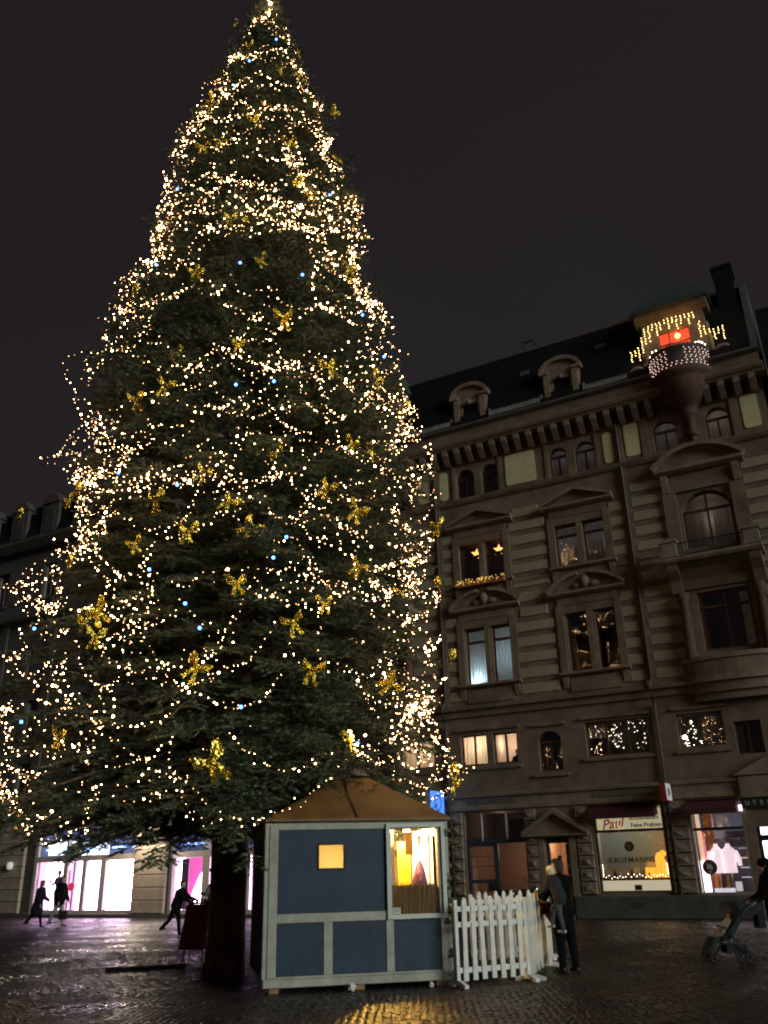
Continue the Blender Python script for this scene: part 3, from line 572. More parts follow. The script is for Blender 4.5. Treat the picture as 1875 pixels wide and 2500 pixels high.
# --- gate passage
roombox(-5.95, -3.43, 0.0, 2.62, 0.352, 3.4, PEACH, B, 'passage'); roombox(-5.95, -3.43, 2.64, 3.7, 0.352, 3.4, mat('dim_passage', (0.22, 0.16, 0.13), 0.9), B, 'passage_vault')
lamp('passage_lamp', (-4.2, 1.9, 2.3), 13, (1.0, 0.70, 0.50), 0.1, B); lamp('vault_lamp', (-5.0, 1.6, 3.4), 5, (1.0, 0.72, 0.55), 0.1, B)
bx('passage_cabinet', IRON, B, -4.55, -3.5, 1.2, 1.8, 2.66, 3.42)
GT = MB(); GT.box(-5.86, -3.52, 0.10, 0.20, 2.54, 2.72); GT.box(-5.86, -5.74, 0.10, 0.20, 0.0, 2.54); GT.box(-4.78, -4.62, 0.10, 0.20, 0.0, 2.54); GT.box(-5.74, -4.78, 0.12, 0.18, 1.18, 1.30); GT.box(-5.74, -4.78, 0.12, 0.18, 0.08, 0.2); GT.box(-5.74, -4.78, 0.12, 0.18, 2.44, 2.54)
GT.build('gate_frame', BLUEFRAME, B)
q = MB()
for k in range(9):
    x = -5.74 + 0.96 * (k + 0.5) / 9; q.tube([(x, 0.15, 0.1), (x, 0.15, 2.5)], 0.010, 5)
for z in (1.75, 2.1): q.tube([(-5.74, 0.15, z), (-4.78, 0.15, z)], 0.010, 5)
q.build('gate_grille', IRON, B)
for x in (-5.2, -4.22): bx('transom_bar', mat('white_paint', (0.6, 0.6, 0.57), 0.5), B, x - 0.02, x + 0.02, 0.08, 0.12, 2.64, 3.66)
quad('transom_pane', GLASS, B, -5.86, -3.52, 2.72, 3.66, 0.14)
# --- entrance door with gable hood
q = MB(); q.prism([(-3.42, 2.76), (-1.16, 2.76), (-2.29, 3.46)], -0.14, 0.02); q.build('door_tympanum', TRIM, B)
for s_ in (-1, 1):
    q = MB(); poly = [(-2.29 + s_ * 1.22, 2.72), (-2.29 + s_ * 1.22, 2.86), (-2.29, 3.64), (-2.29, 3.46)]; q.prism(poly if s_ < 0 else poly[::-1], -0.34, 0.02); q.build('door_raking_cornice', TRIM, B)
q = MB(); q.prismx([(0.0, 2.64), (-0.2, 2.66), (-0.30, 2.70), (-0.30, 2.76), (0.0, 2.76)], -3.5, -1.08); q.build('door_cornice', TRIM, B)
for (a, b) in ((-3.0, -2.78), (-1.84, -1.60)): bx('door_jamb', TRIM, B, a, b, -0.10, 0.01, 0.0, 2.64)
bx('door_step', PLINTH, B, -2.76, -1.86, -0.25, 0.35, 0.0, 0.14)
D = MB(); D.box(-2.76, -2.64, 0.12, 0.20, 0.14, 2.62); D.box(-1.96, -1.86, 0.12, 0.20, 0.14, 2.62); D.box(-2.64, -1.96, 0.12, 0.20, 2.46, 2.62); D.box(-2.64, -1.96, 0.12, 0.20, 0.14, 0.30)
dr = D.build('entrance_door', BLUEFRAME, B); quad('door_pane', CLEAR, dr, -2.64, -1.96, 0.30, 2.46, 0.16)
roombox(-2.9, -1.75, 0.14, 2.75, 0.352, 2.2, mat('door_room', (0.72, 0.47, 0.30), 0.9), B, 'hallway'); lamp('hall_lamp', (-2.35, 1.1, 2.45), 15, (1.0, 0.74, 0.5), 0.12, B)
bx('notice_panel', mat('cream_board', (0.75, 0.66, 0.42), 0.7), B, -2.18, -1.96, 0.5, 0.54, 0.3, 2.46)
for k, z in enumerate((1.15, 1.45, 1.75, 2.05, 2.25)):
    bx('notice', mat('notice_print', (0.16, 0.12, 0.10), 0.7, vary=0.8, vscale=30), B, -2.15, -1.99, 0.49, 0.497, z, z + 0.2)
q = MB(); q.lathe([(0.0, 0), (0.075, 0.0), (0.075, 0.006), (0, 0.006)], (0, 0, 0), 16); o = q.build('round_sticker', mat('brown_print', (0.09, 0.05, 0.035), 0.6), dr); o.location = (-2.30, 0.155, 1.98); o.rotation_euler = (pi / 2, 0, 0)
# --- confectioner's window
FR = MB(); u0, u1, z0, z1 = SH1
FR.box(u0, u0 + 0.07, 0.10, 0.18, z0, z1); FR.box(u1 - 0.06, u1, 0.10, 0.18, z0, z1); FR.box(u0 + 0.07, u1 - 0.06, 0.10, 0.18, z0, z0 + 0.04); FR.box(u0 + 0.07, u1 - 0.06, 0.10, 0.18, z1 - 0.06, z1); FR.box(u0 + 0.07, u1 - 0.06, 0.09, 0.19, 2.74, 2.83)
s1 = FR.build('shop_window', IRON, B)
quad('pane', CLEAR, s1, u0 + 0.07, u1 - 0.06, z0 + 0.04, 2.74, 0.14); quad('pane', CLEAR, s1, u0 + 0.07, u1 - 0.06, 2.83, z1 - 0.06, 0.14)
roombox(u0 - 0.1, u1 + 0.1, z0 - 0.05, z1 + 0.05, 0.352, 2.2, mat('shop_room_warm', (0.34, 0.27, 0.20), 0.9), B, 'shop_room')
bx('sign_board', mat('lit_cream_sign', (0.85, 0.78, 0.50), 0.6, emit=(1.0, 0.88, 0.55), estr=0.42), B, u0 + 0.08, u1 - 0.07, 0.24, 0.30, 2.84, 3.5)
INK = mat('brown_ink', (0.07, 0.035, 0.025), 0.7); REDINK = mat('dark_red_ink', (0.42, 0.015, 0.03), 0.6, emit=(0.8, 0.02, 0.05), estr=0.16); GREYINK = mat('grey_ink', (0.012, 0.013, 0.013), 0.7)
text('Paul', 0.46, REDINK, B, (-0.32, 0.235, 3.02), bold=0.006, shear=0.35, rot=(pi / 2, radians(-6), 0)); text('Feine Pralinen', 0.20, INK, B, (0.86, 0.235, 2.95), space=0.95, bold=0.004); text('Schokoladen', 0.20, INK, B, (0.80, 0.235, 3.19), bold=0.004)
fm_ = bpy.data.materials.new('frosted_film'); fm_.use_nodes = True; nn, ll = fm_.node_tree.nodes, fm_.node_tree.links; nn.clear()
oo = nn.new('ShaderNodeOutputMaterial'); d1 = nn.new('ShaderNodeBsdfDiffuse'); d1.inputs[0].default_value = (0.36, 0.42, 0.39, 1); t1 = nn.new('ShaderNodeBsdfTransparent'); t2 = nn.new('ShaderNodeBsdfTranslucent'); t2.inputs[0].default_value = (0.34, 0.46, 0.46, 1)
m1 = nn.new('ShaderNodeMixShader'); m1.inputs[0].default_value = 0.4; m2 = nn.new('ShaderNodeMixShader'); m2.inputs[0].default_value = 0.20
ll.new(d1.outputs[0], m1.inputs[1]); ll.new(t2.outputs[0], m1.inputs[2]); ll.new(m1.outputs[0], m2.inputs[1]); ll.new(t1.outputs[0], m2.inputs[2]); ll.new(m2.outputs[0], oo.inputs[0])
quad('frosted_film', fm_, s1, u0 + 0.10, 1.00, 1.58, 2.72, 0.30)
text('KAUFMANNS', 0.25, GREYINK, B, (0.24, 0.13, 1.83), space=1.10, bold=0.004)
q = MB(); q.lathe([(0.0, 0), (0.165, 0.0), (0.165, 0.008), (0, 0.008)], (0, 0, 0), 24); o = q.build('logo_disc', mat('logo_brown', (0.05, 0.025, 0.018), 0.6), s1); o.location = (0.21, 0.135, 2.27); o.rotation_euler = (pi / 2, 0, 0)
q = MB(); q.tube([(0.15, 0.118, 2.36), (0.17, 0.118, 2.24), (0.21, 0.118, 2.18), (0.25, 0.118, 2.26), (0.22, 0.118, 2.36)], 0.010, 5); q.build('logo_mark', mat('logo_line', (0.35, 0.24, 0.15), 0.6), s1)
bx('display_shelf', INK, B, u0 + 0.08, u1 - 0.07, 0.22, 1.2, 1.20, 1.26)
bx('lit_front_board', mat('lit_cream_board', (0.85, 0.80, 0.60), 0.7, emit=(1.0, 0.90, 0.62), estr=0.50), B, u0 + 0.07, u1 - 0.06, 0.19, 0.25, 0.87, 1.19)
bx('price_card', mat('grey_card', (0.28, 0.29, 0.33), 0.7), B, 0.22, 0.47, 0.178, 0.186, 0.88, 1.05)
GOLDCL = mat('glowing_golden_cloth', (0.85, 0.42, 0.05), 0.55, vary=0.3, vscale=6, bump=0.5, bscale=9, emit=(1.0, 0.42, 0.04), estr=1.3)  # emission paints the warm spotlight onto the cloth
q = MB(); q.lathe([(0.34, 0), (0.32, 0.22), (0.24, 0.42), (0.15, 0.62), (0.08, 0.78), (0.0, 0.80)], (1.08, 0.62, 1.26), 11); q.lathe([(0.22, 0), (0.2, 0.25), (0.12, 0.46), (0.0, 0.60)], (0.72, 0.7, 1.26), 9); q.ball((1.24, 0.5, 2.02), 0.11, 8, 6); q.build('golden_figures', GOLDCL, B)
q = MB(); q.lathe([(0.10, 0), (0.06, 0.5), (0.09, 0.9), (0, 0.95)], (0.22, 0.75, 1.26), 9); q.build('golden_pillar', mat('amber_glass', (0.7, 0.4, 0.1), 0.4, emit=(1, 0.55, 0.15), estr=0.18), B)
for k in range(9):
    q = MB(); x = -0.7 + 0.2 * k; hh = random.uniform(0.12, 0.3)
    if k % 3 == 0: q.box(x - 0.06, x + 0.06, 0.5, 0.6, 1.26, 1.26 + hh)
    else: q.lathe([(0.05, 0), (0.06, hh * 0.5), (0.03, hh * 0.8), (0.03, hh)], (x, 0.55, 1.26), 8)
    q.build('praline_box' if k % 3 == 0 else 'sweet_jar', [mat('box_cream', (0.6, 0.5, 0.35), 0.6), mat('box_dark', (0.06, 0.04, 0.04), 0.5), mat('box_white', (0.7, 0.7, 0.68), 0.5)][k % 3], B)
lamp('shop_lamp', (0.9, 1.0, 2.6), 18, (1.0, 0.72, 0.38), 0.1, B); lamp('shop_lamp', (-0.3, 1.2, 2.7), 16, (0.9, 0.95, 0.9), 0.1, B)
ch = empty('shop_light_chain', F2W(0, 0, 0), FANG, 'chain of white lights along the shelf of the confectioner window', 'light chain')
q = MB(); pts = [(-0.82 + 0.024 * k, 0.24 + 0.02 * sin(k), 1.31 + 0.035 * sin(k * 0.9) + 0.02 * sin(k * 0.37)) for k in range(94)]; q.tube(pts, 0.006, 4); q.build('wire', IRON, ch)
bm_ = MB(); bm_.ball((0, 0, 0), 0.011, 6, 4); bm_me = bm_.mesh('bulb', WHITEB)
for k in range(0, 94, 4): link('bulb', bm_me, ch, Vector(pts[k]) + Vector((0, -0.02, random.uniform(-0.03, 0.05))))
for k in range(6): link('bulb', bm_me, ch, (u1 - 0.12, 0.22, 1.4 + 0.06 * k)); link('bulb', bm_me, ch, (u0 + 0.12, 0.22, 1.4 + 0.06 * k))
def awning(u0, u1, z, m_, parent, d=0.55):
    q = MB(); q.prismx([(0.02, z + 0.40), (-d, z + 0.08), (-d, z - 0.10), (-d + 0.02, z - 0.10), (-d + 0.02, z + 0.05), (0.02, z + 0.36)], u0, u1)
    for x in (u0 + 0.004, u1 - 0.034): q.prismx([(0.02, z + 0.36), (-d + 0.02, z + 0.05), (-d + 0.02, z - 0.09), (0.02, z + 0.0)], x, x + 0.03)
    q.box(u0, u1, -0.16, 0.06, z + 0.36, z + 0.42); return q.build('awning', m_, parent)
AWN = mat('dark_red_awning', (0.060, 0.010, 0.014), 0.8, vary=0.2)
awning(-0.96, 1.36, 3.27, AWN, B); awning(2.36, 3.98, 3.27, AWN, B)
# --- clothes shop window
FR = MB(); u0, u1, z0, z1 = SH2
SILV = mat('brushed_metal', (0.45, 0.43, 0.44), 0.35, metal=0.7)
FR.box(u0, u0 + 0.05, 0.02, 0.16, z0, z1); FR.box(u1 - 0.05, u1, 0.02, 0.16, z0, z1); FR.box(u0 + 0.05, u1 - 0.05, 0.02, 0.16, z0, z0 + 0.05); FR.box(u0 + 0.05, u1 - 0.05, 0.02, 0.16, z1 - 0.05, z1)
s2 = FR.build('shop_window', SILV, B); bx('glazing_bar', IRON, s2, u0 + 0.05, u1 - 0.05, 0.03, 0.15, 2.68, 2.77)
quad('pane', CLEAR, s2, u0 + 0.05, u1 - 0.05, z0 + 0.05, 2.68, 0.09); quad('pane', CLEAR, s2, u0 + 0.05, u1 - 0.05, 2.77, z1 - 0.05, 0.09)
roombox(u0 - 0.1, u1 + 0.1, z0 - 0.02, z1 + 0.05, 0.352, 3.0, mat('shop_room_grey', (0.20, 0.19, 0.23), 0.8), B, 'shop_room')
bx('lit_panel', mat('overexposed_panel', (0.9, 0.85, 0.85), 0.5, emit=(1.0, 0.88, 0.90), estr=3.0), B, u0 + 0.08, u0 + 0.30, 0.30, 0.36, 0.80, 1.75)  # emission stands in for the overexposed white of the display
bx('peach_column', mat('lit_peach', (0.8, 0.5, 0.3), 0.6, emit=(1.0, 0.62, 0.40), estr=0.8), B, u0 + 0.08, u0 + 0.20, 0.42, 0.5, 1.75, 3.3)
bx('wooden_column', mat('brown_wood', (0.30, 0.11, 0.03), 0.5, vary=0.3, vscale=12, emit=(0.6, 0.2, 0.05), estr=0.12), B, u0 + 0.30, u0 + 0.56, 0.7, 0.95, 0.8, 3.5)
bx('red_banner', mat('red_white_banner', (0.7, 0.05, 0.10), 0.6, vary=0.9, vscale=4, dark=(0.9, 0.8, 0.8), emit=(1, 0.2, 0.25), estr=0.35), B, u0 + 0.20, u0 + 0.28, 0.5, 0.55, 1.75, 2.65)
for k in range(4):
    for j in range(3):
        bx('shelf_box', mat('shelf_dark', (0.03, 0.03, 0.045), 0.5), B, 3.15 + 0.23 * k, 3.35 + 0.23 * k, 1.6, 1.9, 1.55 + 0.32 * j, 1.80 + 0.32 * j)
for k in range(5): bx('shelf_strip', mat('shelf_light', (0.5, 0.5, 0.58), 0.4, emit=(0.8, 0.85, 1.0), estr=0.5), B, 3.55, 3.98, 1.3 + 0.1 * k, 1.33 + 0.1 * k, 1.2 + 0.30 * k, 1.23 + 0.30 * k)
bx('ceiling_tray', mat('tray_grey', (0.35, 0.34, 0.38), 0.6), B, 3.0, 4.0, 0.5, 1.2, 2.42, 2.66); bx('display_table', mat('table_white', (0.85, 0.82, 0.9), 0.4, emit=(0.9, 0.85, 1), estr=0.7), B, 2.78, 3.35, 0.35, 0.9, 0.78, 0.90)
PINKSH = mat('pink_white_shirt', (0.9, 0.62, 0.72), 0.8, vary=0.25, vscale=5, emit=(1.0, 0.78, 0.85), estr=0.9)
for cx_, sc in ((2.98, 0.9), (3.36, 1.0)):
    q = MB(); q.lathe([(0.20 * sc, 0), (0.19 * sc, 0.25), (0.24 * sc, 0.55), (0.22 * sc, 0.70), (0.08, 0.82), (0.07, 0.90)], (cx_, 0.6, 1.36), 12)
    for s_ in (-1, 1): q.tube([(cx_ + s_ * 0.2, 0.6, 1.36 + 0.66), (cx_ + s_ * 0.30, 0.58, 1.36 + 0.42), (cx_ + s_ * 0.31, 0.56, 1.36 + 0.22)], [0.09, 0.085, 0.07], 8)
    q.build('shirt_display', PINKSH, B, True); q = MB(); q.tube([(cx_, 0.6, 0.9), (cx_, 0.6, 1.36)], 0.02, 6); q.ball((cx_, 0.6, 2.34), 0.085, 8, 6, (1, 1, 1.25)); q.build('mannequin_stand', mat('mannequin', (0.45, 0.33, 0.24), 0.5), B, True)
for k, cc in enumerate(((0.25, 0.02, 0.03), (0.6, 0.3, 0.02), (0.08, 0.04, 0.03), (0.7, 0.42, 0.05))):
    q = MB(); q.tube([(2.74 + 0.16 * k, 0.45, 0.9), (2.76 + 0.16 * k, 0.5, 1.28)], [0.05, 0.035], 8); q.build('folded_scarf', mat('scarf_%d' % k, cc, 0.8), B)
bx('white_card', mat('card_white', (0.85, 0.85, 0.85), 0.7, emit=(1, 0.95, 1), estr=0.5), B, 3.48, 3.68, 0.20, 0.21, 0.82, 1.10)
q = MB(); q.lathe([(0.0, 0), (0.235, 0.0), (0.235, 0.006), (0, 0.006)], (0, 0, 0), 24); o = q.build('round_sticker', mat('sticker_dark', (0.055, 0.03, 0.03), 0.6), s2); o.location = (2.78, 0.085, 1.55); o.rotation_euler = (pi / 2, 0, 0)
q = MB(); q.add([(2.70, 0.072, 1.50), (2.87, 0.072, 1.47), (2.86, 0.072, 1.62), (2.69, 0.072, 1.65)], [(0, 1, 2, 3)]); q.add([(2.72, 0.072, 1.44), (2.84, 0.072, 1.42), (2.82, 0.072, 1.38), (2.74, 0.072, 1.40)], [(0, 1, 2, 3)]); q.build('sticker_mark', mat('sticker_cream', (0.55, 0.5, 0.4), 0.6), s2)
bx('sticker_line', mat('sticker_line', (0.3, 0.22, 0.2), 0.6), s2, 2.60, 2.95, 0.072, 0.078, 1.675, 1.69)
lamp('shop_lamp', (3.1, 0.55, 2.55), 30, (1.0, 0.88, 0.92), 0.1, B); lamp('shop_lamp', (3.6, 1.6, 2.9), 22, (0.85, 0.9, 1.0), 0.1, B)
bx('lit_bracket', mat('lit_white', (0.9, 0.85, 0.9), 0.5, emit=(1, 0.85, 0.95), estr=2.0), B, 4.00, 4.10, -0.12, -0.02, 3.24, 3.42)
# --- corner entrance of the clothes shop
D = MB(); u0, u1, z0, z1 = DOORR
D.box(u0, u0 + 0.12, 0.1, 0.2, z0, z1); D.box(u1 - 0.12, u1, 0.1, 0.2, z0, z1); D.box(u0 + 0.12, u1 - 0.12, 0.1, 0.2, 2.30, 2.48); D.box(u0 + 0.75, u0 + 0.87, 0.1, 0.2, z0, 2.30)
dd = D.build('shop_door', IRON, B); quad('pane', CLEAR, dd, u0 + 0.12, u0 + 0.75, z0, 2.30, 0.15); quad('pane', CLEAR, dd, u0 + 0.12, u1 - 0.12, 2.48, z1, 0.15)
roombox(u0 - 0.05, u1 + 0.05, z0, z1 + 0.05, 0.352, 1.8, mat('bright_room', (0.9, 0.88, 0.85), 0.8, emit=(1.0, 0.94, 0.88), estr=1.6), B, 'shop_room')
bx('fascia_board', IRON, B, 4.12, 6.9, -0.10, -0.02, 3.30, 3.62); [text(c_, 0.20, mat('silver_letter', (0.5, 0.5, 0.48), 0.4), B, (4.30 + 0.22 * i_, -0.105, 3.46), name='letter') for i_, c_ in enumerate('UTER')]
bx('frieze_slab', TRIM, B, 4.15, 6.9, -0.16, -0.005, 3.64, 4.30)
q = MB(); q.prism([(3.95, 4.34), (6.95, 4.34), (5.45, 5.02)], -0.22, 0.02); q.build('portal_gable', TRIM, B)
# --- neighbour at the far right
N = empty('plain_neighbour_building', P0, FANG, 'pale house with dark roof at the far edge of the square', 'building')
q = MB(); wall_grid(q, 8.1, 20.0, 0, 18.6, 0.1, 0.5, [(9 + 2.6 * i, 10.2 + 2.6 * i, 5 + 4 * j, 7.2 + 4 * j) for i in range(4) for j in range(3)]); q.box(8.1, 8.4, 0.5, 11, 0, 18.6); q.build('wall', TRIM, N)
q = MB(); q.prismx([(-0.3, 18.6), (0.9, 22.2), (6, 23.2), (11, 18.6)], 7.7, 20.2); q.build('roof', SLATE, N); q = MB(); q.prismx([(0.1, 18.0), (-0.3, 18.3), (-0.35, 18.6), (0.1, 18.62)], 7.95, 20.1); q.build('cornice', CREAM, N)
bx('interior', DARKROOM, N, 8.4, 20.0, 0.9, 1.0, 0, 18.6)
for i in range(4):
    for j in range(3): f = bx('window', TRIM, N, 9 + 2.6 * i, 10.2 + 2.6 * i, 0.42, 0.46, 5.9 + 4 * j, 5.98 + 4 * j); quad('pane', GLASS, f, 9 + 2.6 * i, 10.2 + 2.6 * i, 5 + 4 * j, 7.2 + 4 * j, 0.40)

# ---------------------------------------------------------------- long building with lit shops on the other side of the tree
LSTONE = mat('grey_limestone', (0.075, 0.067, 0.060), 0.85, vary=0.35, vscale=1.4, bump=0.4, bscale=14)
PIER = mat('warm_rough_stone', (0.36, 0.30, 0.24), 0.85, vary=0.3, vscale=2.2, bump=0.7, bscale=16)
SFR = mat('shop_frame_beige', (0.5, 0.44, 0.40), 0.6)
Lb = empty('long_shop_building', P0, FANG, 'tall grey stone building with glowing pink and white shop windows behind the tree', 'building')
lh = []; wins = []
for i in range(8):
    c = -42.4 + 3.9 * i
    for (z0, z1, w) in ((5.4, 7.3, 1.2), (8.6, 10.6, 1.1), (11.75, 13.5, 0.62), (16.3, 18.4, 1.0)):
        cs = (c - 0.75, c + 0.75) if w < 0.7 else (c,)
        for cc in cs: lh.append((cc - w / 2, cc + w / 2, z0, z1)); wins.append(lh[-1])
SHA = (-29.05, -22.38, 0.16, 4.0); SHB = (-20.35, -13.6, 0.16, 4.0); SHZ = (-38.6, -31.9, 0.16, 4.0)
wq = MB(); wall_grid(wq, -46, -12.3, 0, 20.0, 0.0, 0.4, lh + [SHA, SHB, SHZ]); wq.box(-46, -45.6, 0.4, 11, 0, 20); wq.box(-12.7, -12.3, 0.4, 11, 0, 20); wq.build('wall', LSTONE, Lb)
bx('interior', DARKROOM, Lb, -45.6, -12.7, 1.0, 1.1, 4.3, 20)
for (a, b, c, d) in wins:
    f = MB(); f.box(a, a + 0.06, 0.2, 0.28, c, d); f.box(b - 0.06, b, 0.2, 0.28, c, d); f.box(a + 0.06, b - 0.06, 0.2, 0.28, d - 0.6, d - 0.52); f.box((a + b) / 2 - 0.03, (a + b) / 2 + 0.03, 0.19, 0.28, c, d - 0.6)
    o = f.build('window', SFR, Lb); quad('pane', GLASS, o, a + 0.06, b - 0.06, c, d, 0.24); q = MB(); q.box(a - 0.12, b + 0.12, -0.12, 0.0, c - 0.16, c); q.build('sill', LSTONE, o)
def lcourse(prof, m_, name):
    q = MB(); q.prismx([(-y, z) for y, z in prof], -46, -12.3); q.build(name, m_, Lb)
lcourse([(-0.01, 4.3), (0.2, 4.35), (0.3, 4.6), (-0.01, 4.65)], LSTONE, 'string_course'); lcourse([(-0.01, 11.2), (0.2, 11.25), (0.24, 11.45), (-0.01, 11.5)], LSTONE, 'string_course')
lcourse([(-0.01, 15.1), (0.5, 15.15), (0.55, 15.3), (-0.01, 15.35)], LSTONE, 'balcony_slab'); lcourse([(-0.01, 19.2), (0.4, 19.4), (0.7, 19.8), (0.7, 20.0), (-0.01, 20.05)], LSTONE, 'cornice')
q = MB(); q.tube([(-46, -0.5, 16.0), (-12.4, -0.5, 16.0)], 0.03, 5)
for x in np.arange(-46, -12.4, 0.16): q.tube([(x, -0.5, 15.3), (x, -0.5, 16.0)], 0.014, 4)
q.build('balcony_railing', IRON, Lb)
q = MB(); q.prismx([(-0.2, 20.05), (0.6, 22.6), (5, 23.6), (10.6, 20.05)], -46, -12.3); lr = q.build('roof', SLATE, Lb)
for c in np.arange(-44.2, -14, 2.6):
    q = MB(); q.box(c - 0.65, c + 0.65, -0.1, 0.12, 20.05, 22.2); q.box(c - 0.65, c + 0.65, 0.12, 0.9, 22.0, 22.2); q.prism([(c - 0.75, 22.2), (c + 0.75, 22.2), (c + 0.4, 22.75), (c - 0.4, 22.75)], -0.2, 0.4); q.build('dormer', LSTONE, lr)
    q = MB(); q.box(c - 0.35, c + 0.35, -0.14, -0.105, 20.4, 21.8); q.build('dormer_pane', DARKROOM, lr)
for x in np.arange(-45.4, -13, 3.9):
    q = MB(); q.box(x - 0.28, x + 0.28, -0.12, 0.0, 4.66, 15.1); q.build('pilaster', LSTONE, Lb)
# piers of rough blocks
pq = MB(); pq.cham(0, 1.92, -0.16, 0.01, 0.012, 0.52, 0.02); pme = pq.mesh('rusticated_block', PIER)
for u_ in (-22.36, -31.6 + 0.0, -13.5):
    for k in range(8):
        o = link('rusticated_block', pme, Lb, (u_, 0, 0.18 + 0.53 * k))
for (a, b) in ((-46, -12.3),):
    bx('plinth', PLINTH, Lb, a, b, -0.30, 0.0, 0.0, 0.16)
WHITEPANEL = emitter('shop_glow_white', (1.0, 0.66, 0.98), 10.0); PINKPANEL = emitter('shop_glow_pink', (1.0, 0.42, 0.78), 2.4); BLUETUBE = emitter('blue_tube', (0.22, 0.42, 1.0), 7.0); BLUEWHITE = emitter('blue_white_glow', (0.72, 0.80, 1.0), 3.2)  # glowing panels stand in for light inside the shops
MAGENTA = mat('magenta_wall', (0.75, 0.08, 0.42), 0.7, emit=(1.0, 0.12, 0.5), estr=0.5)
VIOLET = mat('glowing_blue_grey_wall', (0.25, 0.27, 0.40), 0.7, emit=(0.45, 0.5, 0.8), estr=0.12)  # faint emission puts the fanlight glow into the wall colour
def lshop(S, mull, transom_y=(2.45, 2.70)):
    u0, u1, z0, z1 = S; f = MB()
    f.box(u0, u0 + 0.16, 0.05, 0.2, z0, z1); f.box(u1 - 0.1, u1, 0.05, 0.2, z0, z1); f.box(u0 + 0.16, u1 - 0.1, 0.04, 0.2, *transom_y); f.box(u0 + 0.16, u1 - 0.1, 0.05, 0.2, z0, 0.32); f.box(u0 + 0.16, u1 - 0.1, 0.05, 0.2, z1 - 0.08, z1)
    for (a, b) in mull: f.box(a, b, 0.05, 0.2, 0.32, transom_y[0])
    o = f.build('shop_window', SFR, Lb); xs = [u0 + 0.16] + [v for ab in mull for v in ab] + [u1 - 0.1]
    for k in range(0, len(xs), 2): quad('pane', CLEAR, o, xs[k], xs[k + 1], 0.32, transom_y[0], 0.12)
    quad('pane', CLEAR, o, u0 + 0.16, u1 - 0.1, transom_y[1], z1 - 0.08, 0.12)
    for (a, b) in mull[:1]: bx('fanlight_bar', SFR, o, a + 0.08, b - 0.08, 0.05, 0.2, transom_y[1], z1 - 0.08)
    roombox(u0 - 0.02, u1 + 0.02, z0, 2.58, 0.402, 4.0, mat('shop_room_white', (0.75, 0.66, 0.72), 0.8), Lb, 'shop_room'); roombox(u0 - 0.02, u1 + 0.02, 2.6, z1 + 0.05, 0.402, 2.2, VIOLET, Lb, 'fanlight_room')
    return o, xs
oA, xA = lshop(SHA, [(-27.05, -26.75), (-25.79, -25.53), (-24.60, -24.28)])
# first bay: white niche with black dressed mannequins; then blown-out white bays with pink reveals
bx('glow_backdrop', WHITEPANEL, Lb, -28.9, -27.95, 1.1, 1.15, 0.3, 2.5); bx('glow_backdrop', WHITEPANEL, Lb, -28.9, -27.1, 1.6, 1.65, 1.5, 2.5); bx('lilac_backdrop', mat('lilac_panel', (0.5, 0.45, 0.6), 0.7, emit=(0.7, 0.6, 0.9), estr=0.4), Lb, -28.0, -27.0, 1.65, 1.7, 0.3, 1.6)
for (a, b) in ((-26.7, -25.82), (-25.5, -24.62), (-24.25, -22.46)): bx('glow_backdrop', WHITEPANEL, Lb, a - 0.25, b + 0.05, 0.9, 0.95, 0.22, 2.56)
for x in (-28.86, -26.72, -24.66, -22.50): bx('pink_reveal', PINKPANEL, Lb, x - 0.02, x + 0.02, 0.25, 0.62, 0.3, 2.5)
for (a, b, z) in ((-28.75, -26.9, 3.05), (-26.6, -24.7, 3.0)): bx('fanlight_glow', BLUEWHITE, Lb, a, b, 0.55, 0.6, z - 0.28, z + 0.32)
for (a, b) in ((-28.7, -26.9), (-26.6, -24.9), (-24.5, -22.6)): bx('blue_tube_lamp', BLUETUBE, Lb, a, b, 0.34, 0.38, 2.98, 3.05)
BLACKCL = mat('black_cloth', (0.012, 0.012, 0.016), 0.9)
def mannequin(u, y, h=1.75):
    q = MB(); q.lathe([(0.13, 0), (0.15, 0.3), (0.2, 0.75), (0.13, 0.95), (0.2, 1.25), (0.2, 1.36), (0.06, 1.45), (0.05, 1.5)], (u, y, 0.35), 10); q.ball((u, y, 0.35 + 1.62), 0.11, 8, 6, (0.9, 0.9, 1.25))
    q.tube([(u - 0.2, y, 1.66), (u - 0.34, y - 0.02, 1.4), (u - 0.55, y - 0.05, 1.62)], [0.07, 0.055, 0.04], 8); q.tube([(u + 0.2, y, 1.66), (u + 0.27, y, 1.35), (u + 0.2, y - 0.15, 1.1)], [0.07, 0.055, 0.04], 8); q.build('shop_mannequin', BLACKCL, Lb, True)
mannequin(-27.35, 0.8); mannequin(-28.2, 0.9)
q = MB(); q.lathe([(0.0, 0), (0.19, 0.0), (0.19, 0.01), (0, 0.01)], (0, 0, 0), 24); o = q.build('no_entry_disc', mat('red_disc', (0.8, 0.02, 0.05), 0.6, emit=(1, 0.03, 0.08), estr=0.5), Lb); o.location = (-26.42, 0.10, 1.33); o.rotation_euler = (pi / 2, 0, 0)
bx('no_entry_bar', mat('disc_bar', (0.8, 0.35, 0.4), 0.6), Lb, -26.54, -26.30, 0.078, 0.086, 1.31, 1.36); bx('violet_post', VIOLET, Lb, -26.58, -26.46, 0.25, 0.3, 0.3, 2.45)
oB, xB = lshop(SHB, [(-18.5, -18.1), (-16.4, -16.0)])
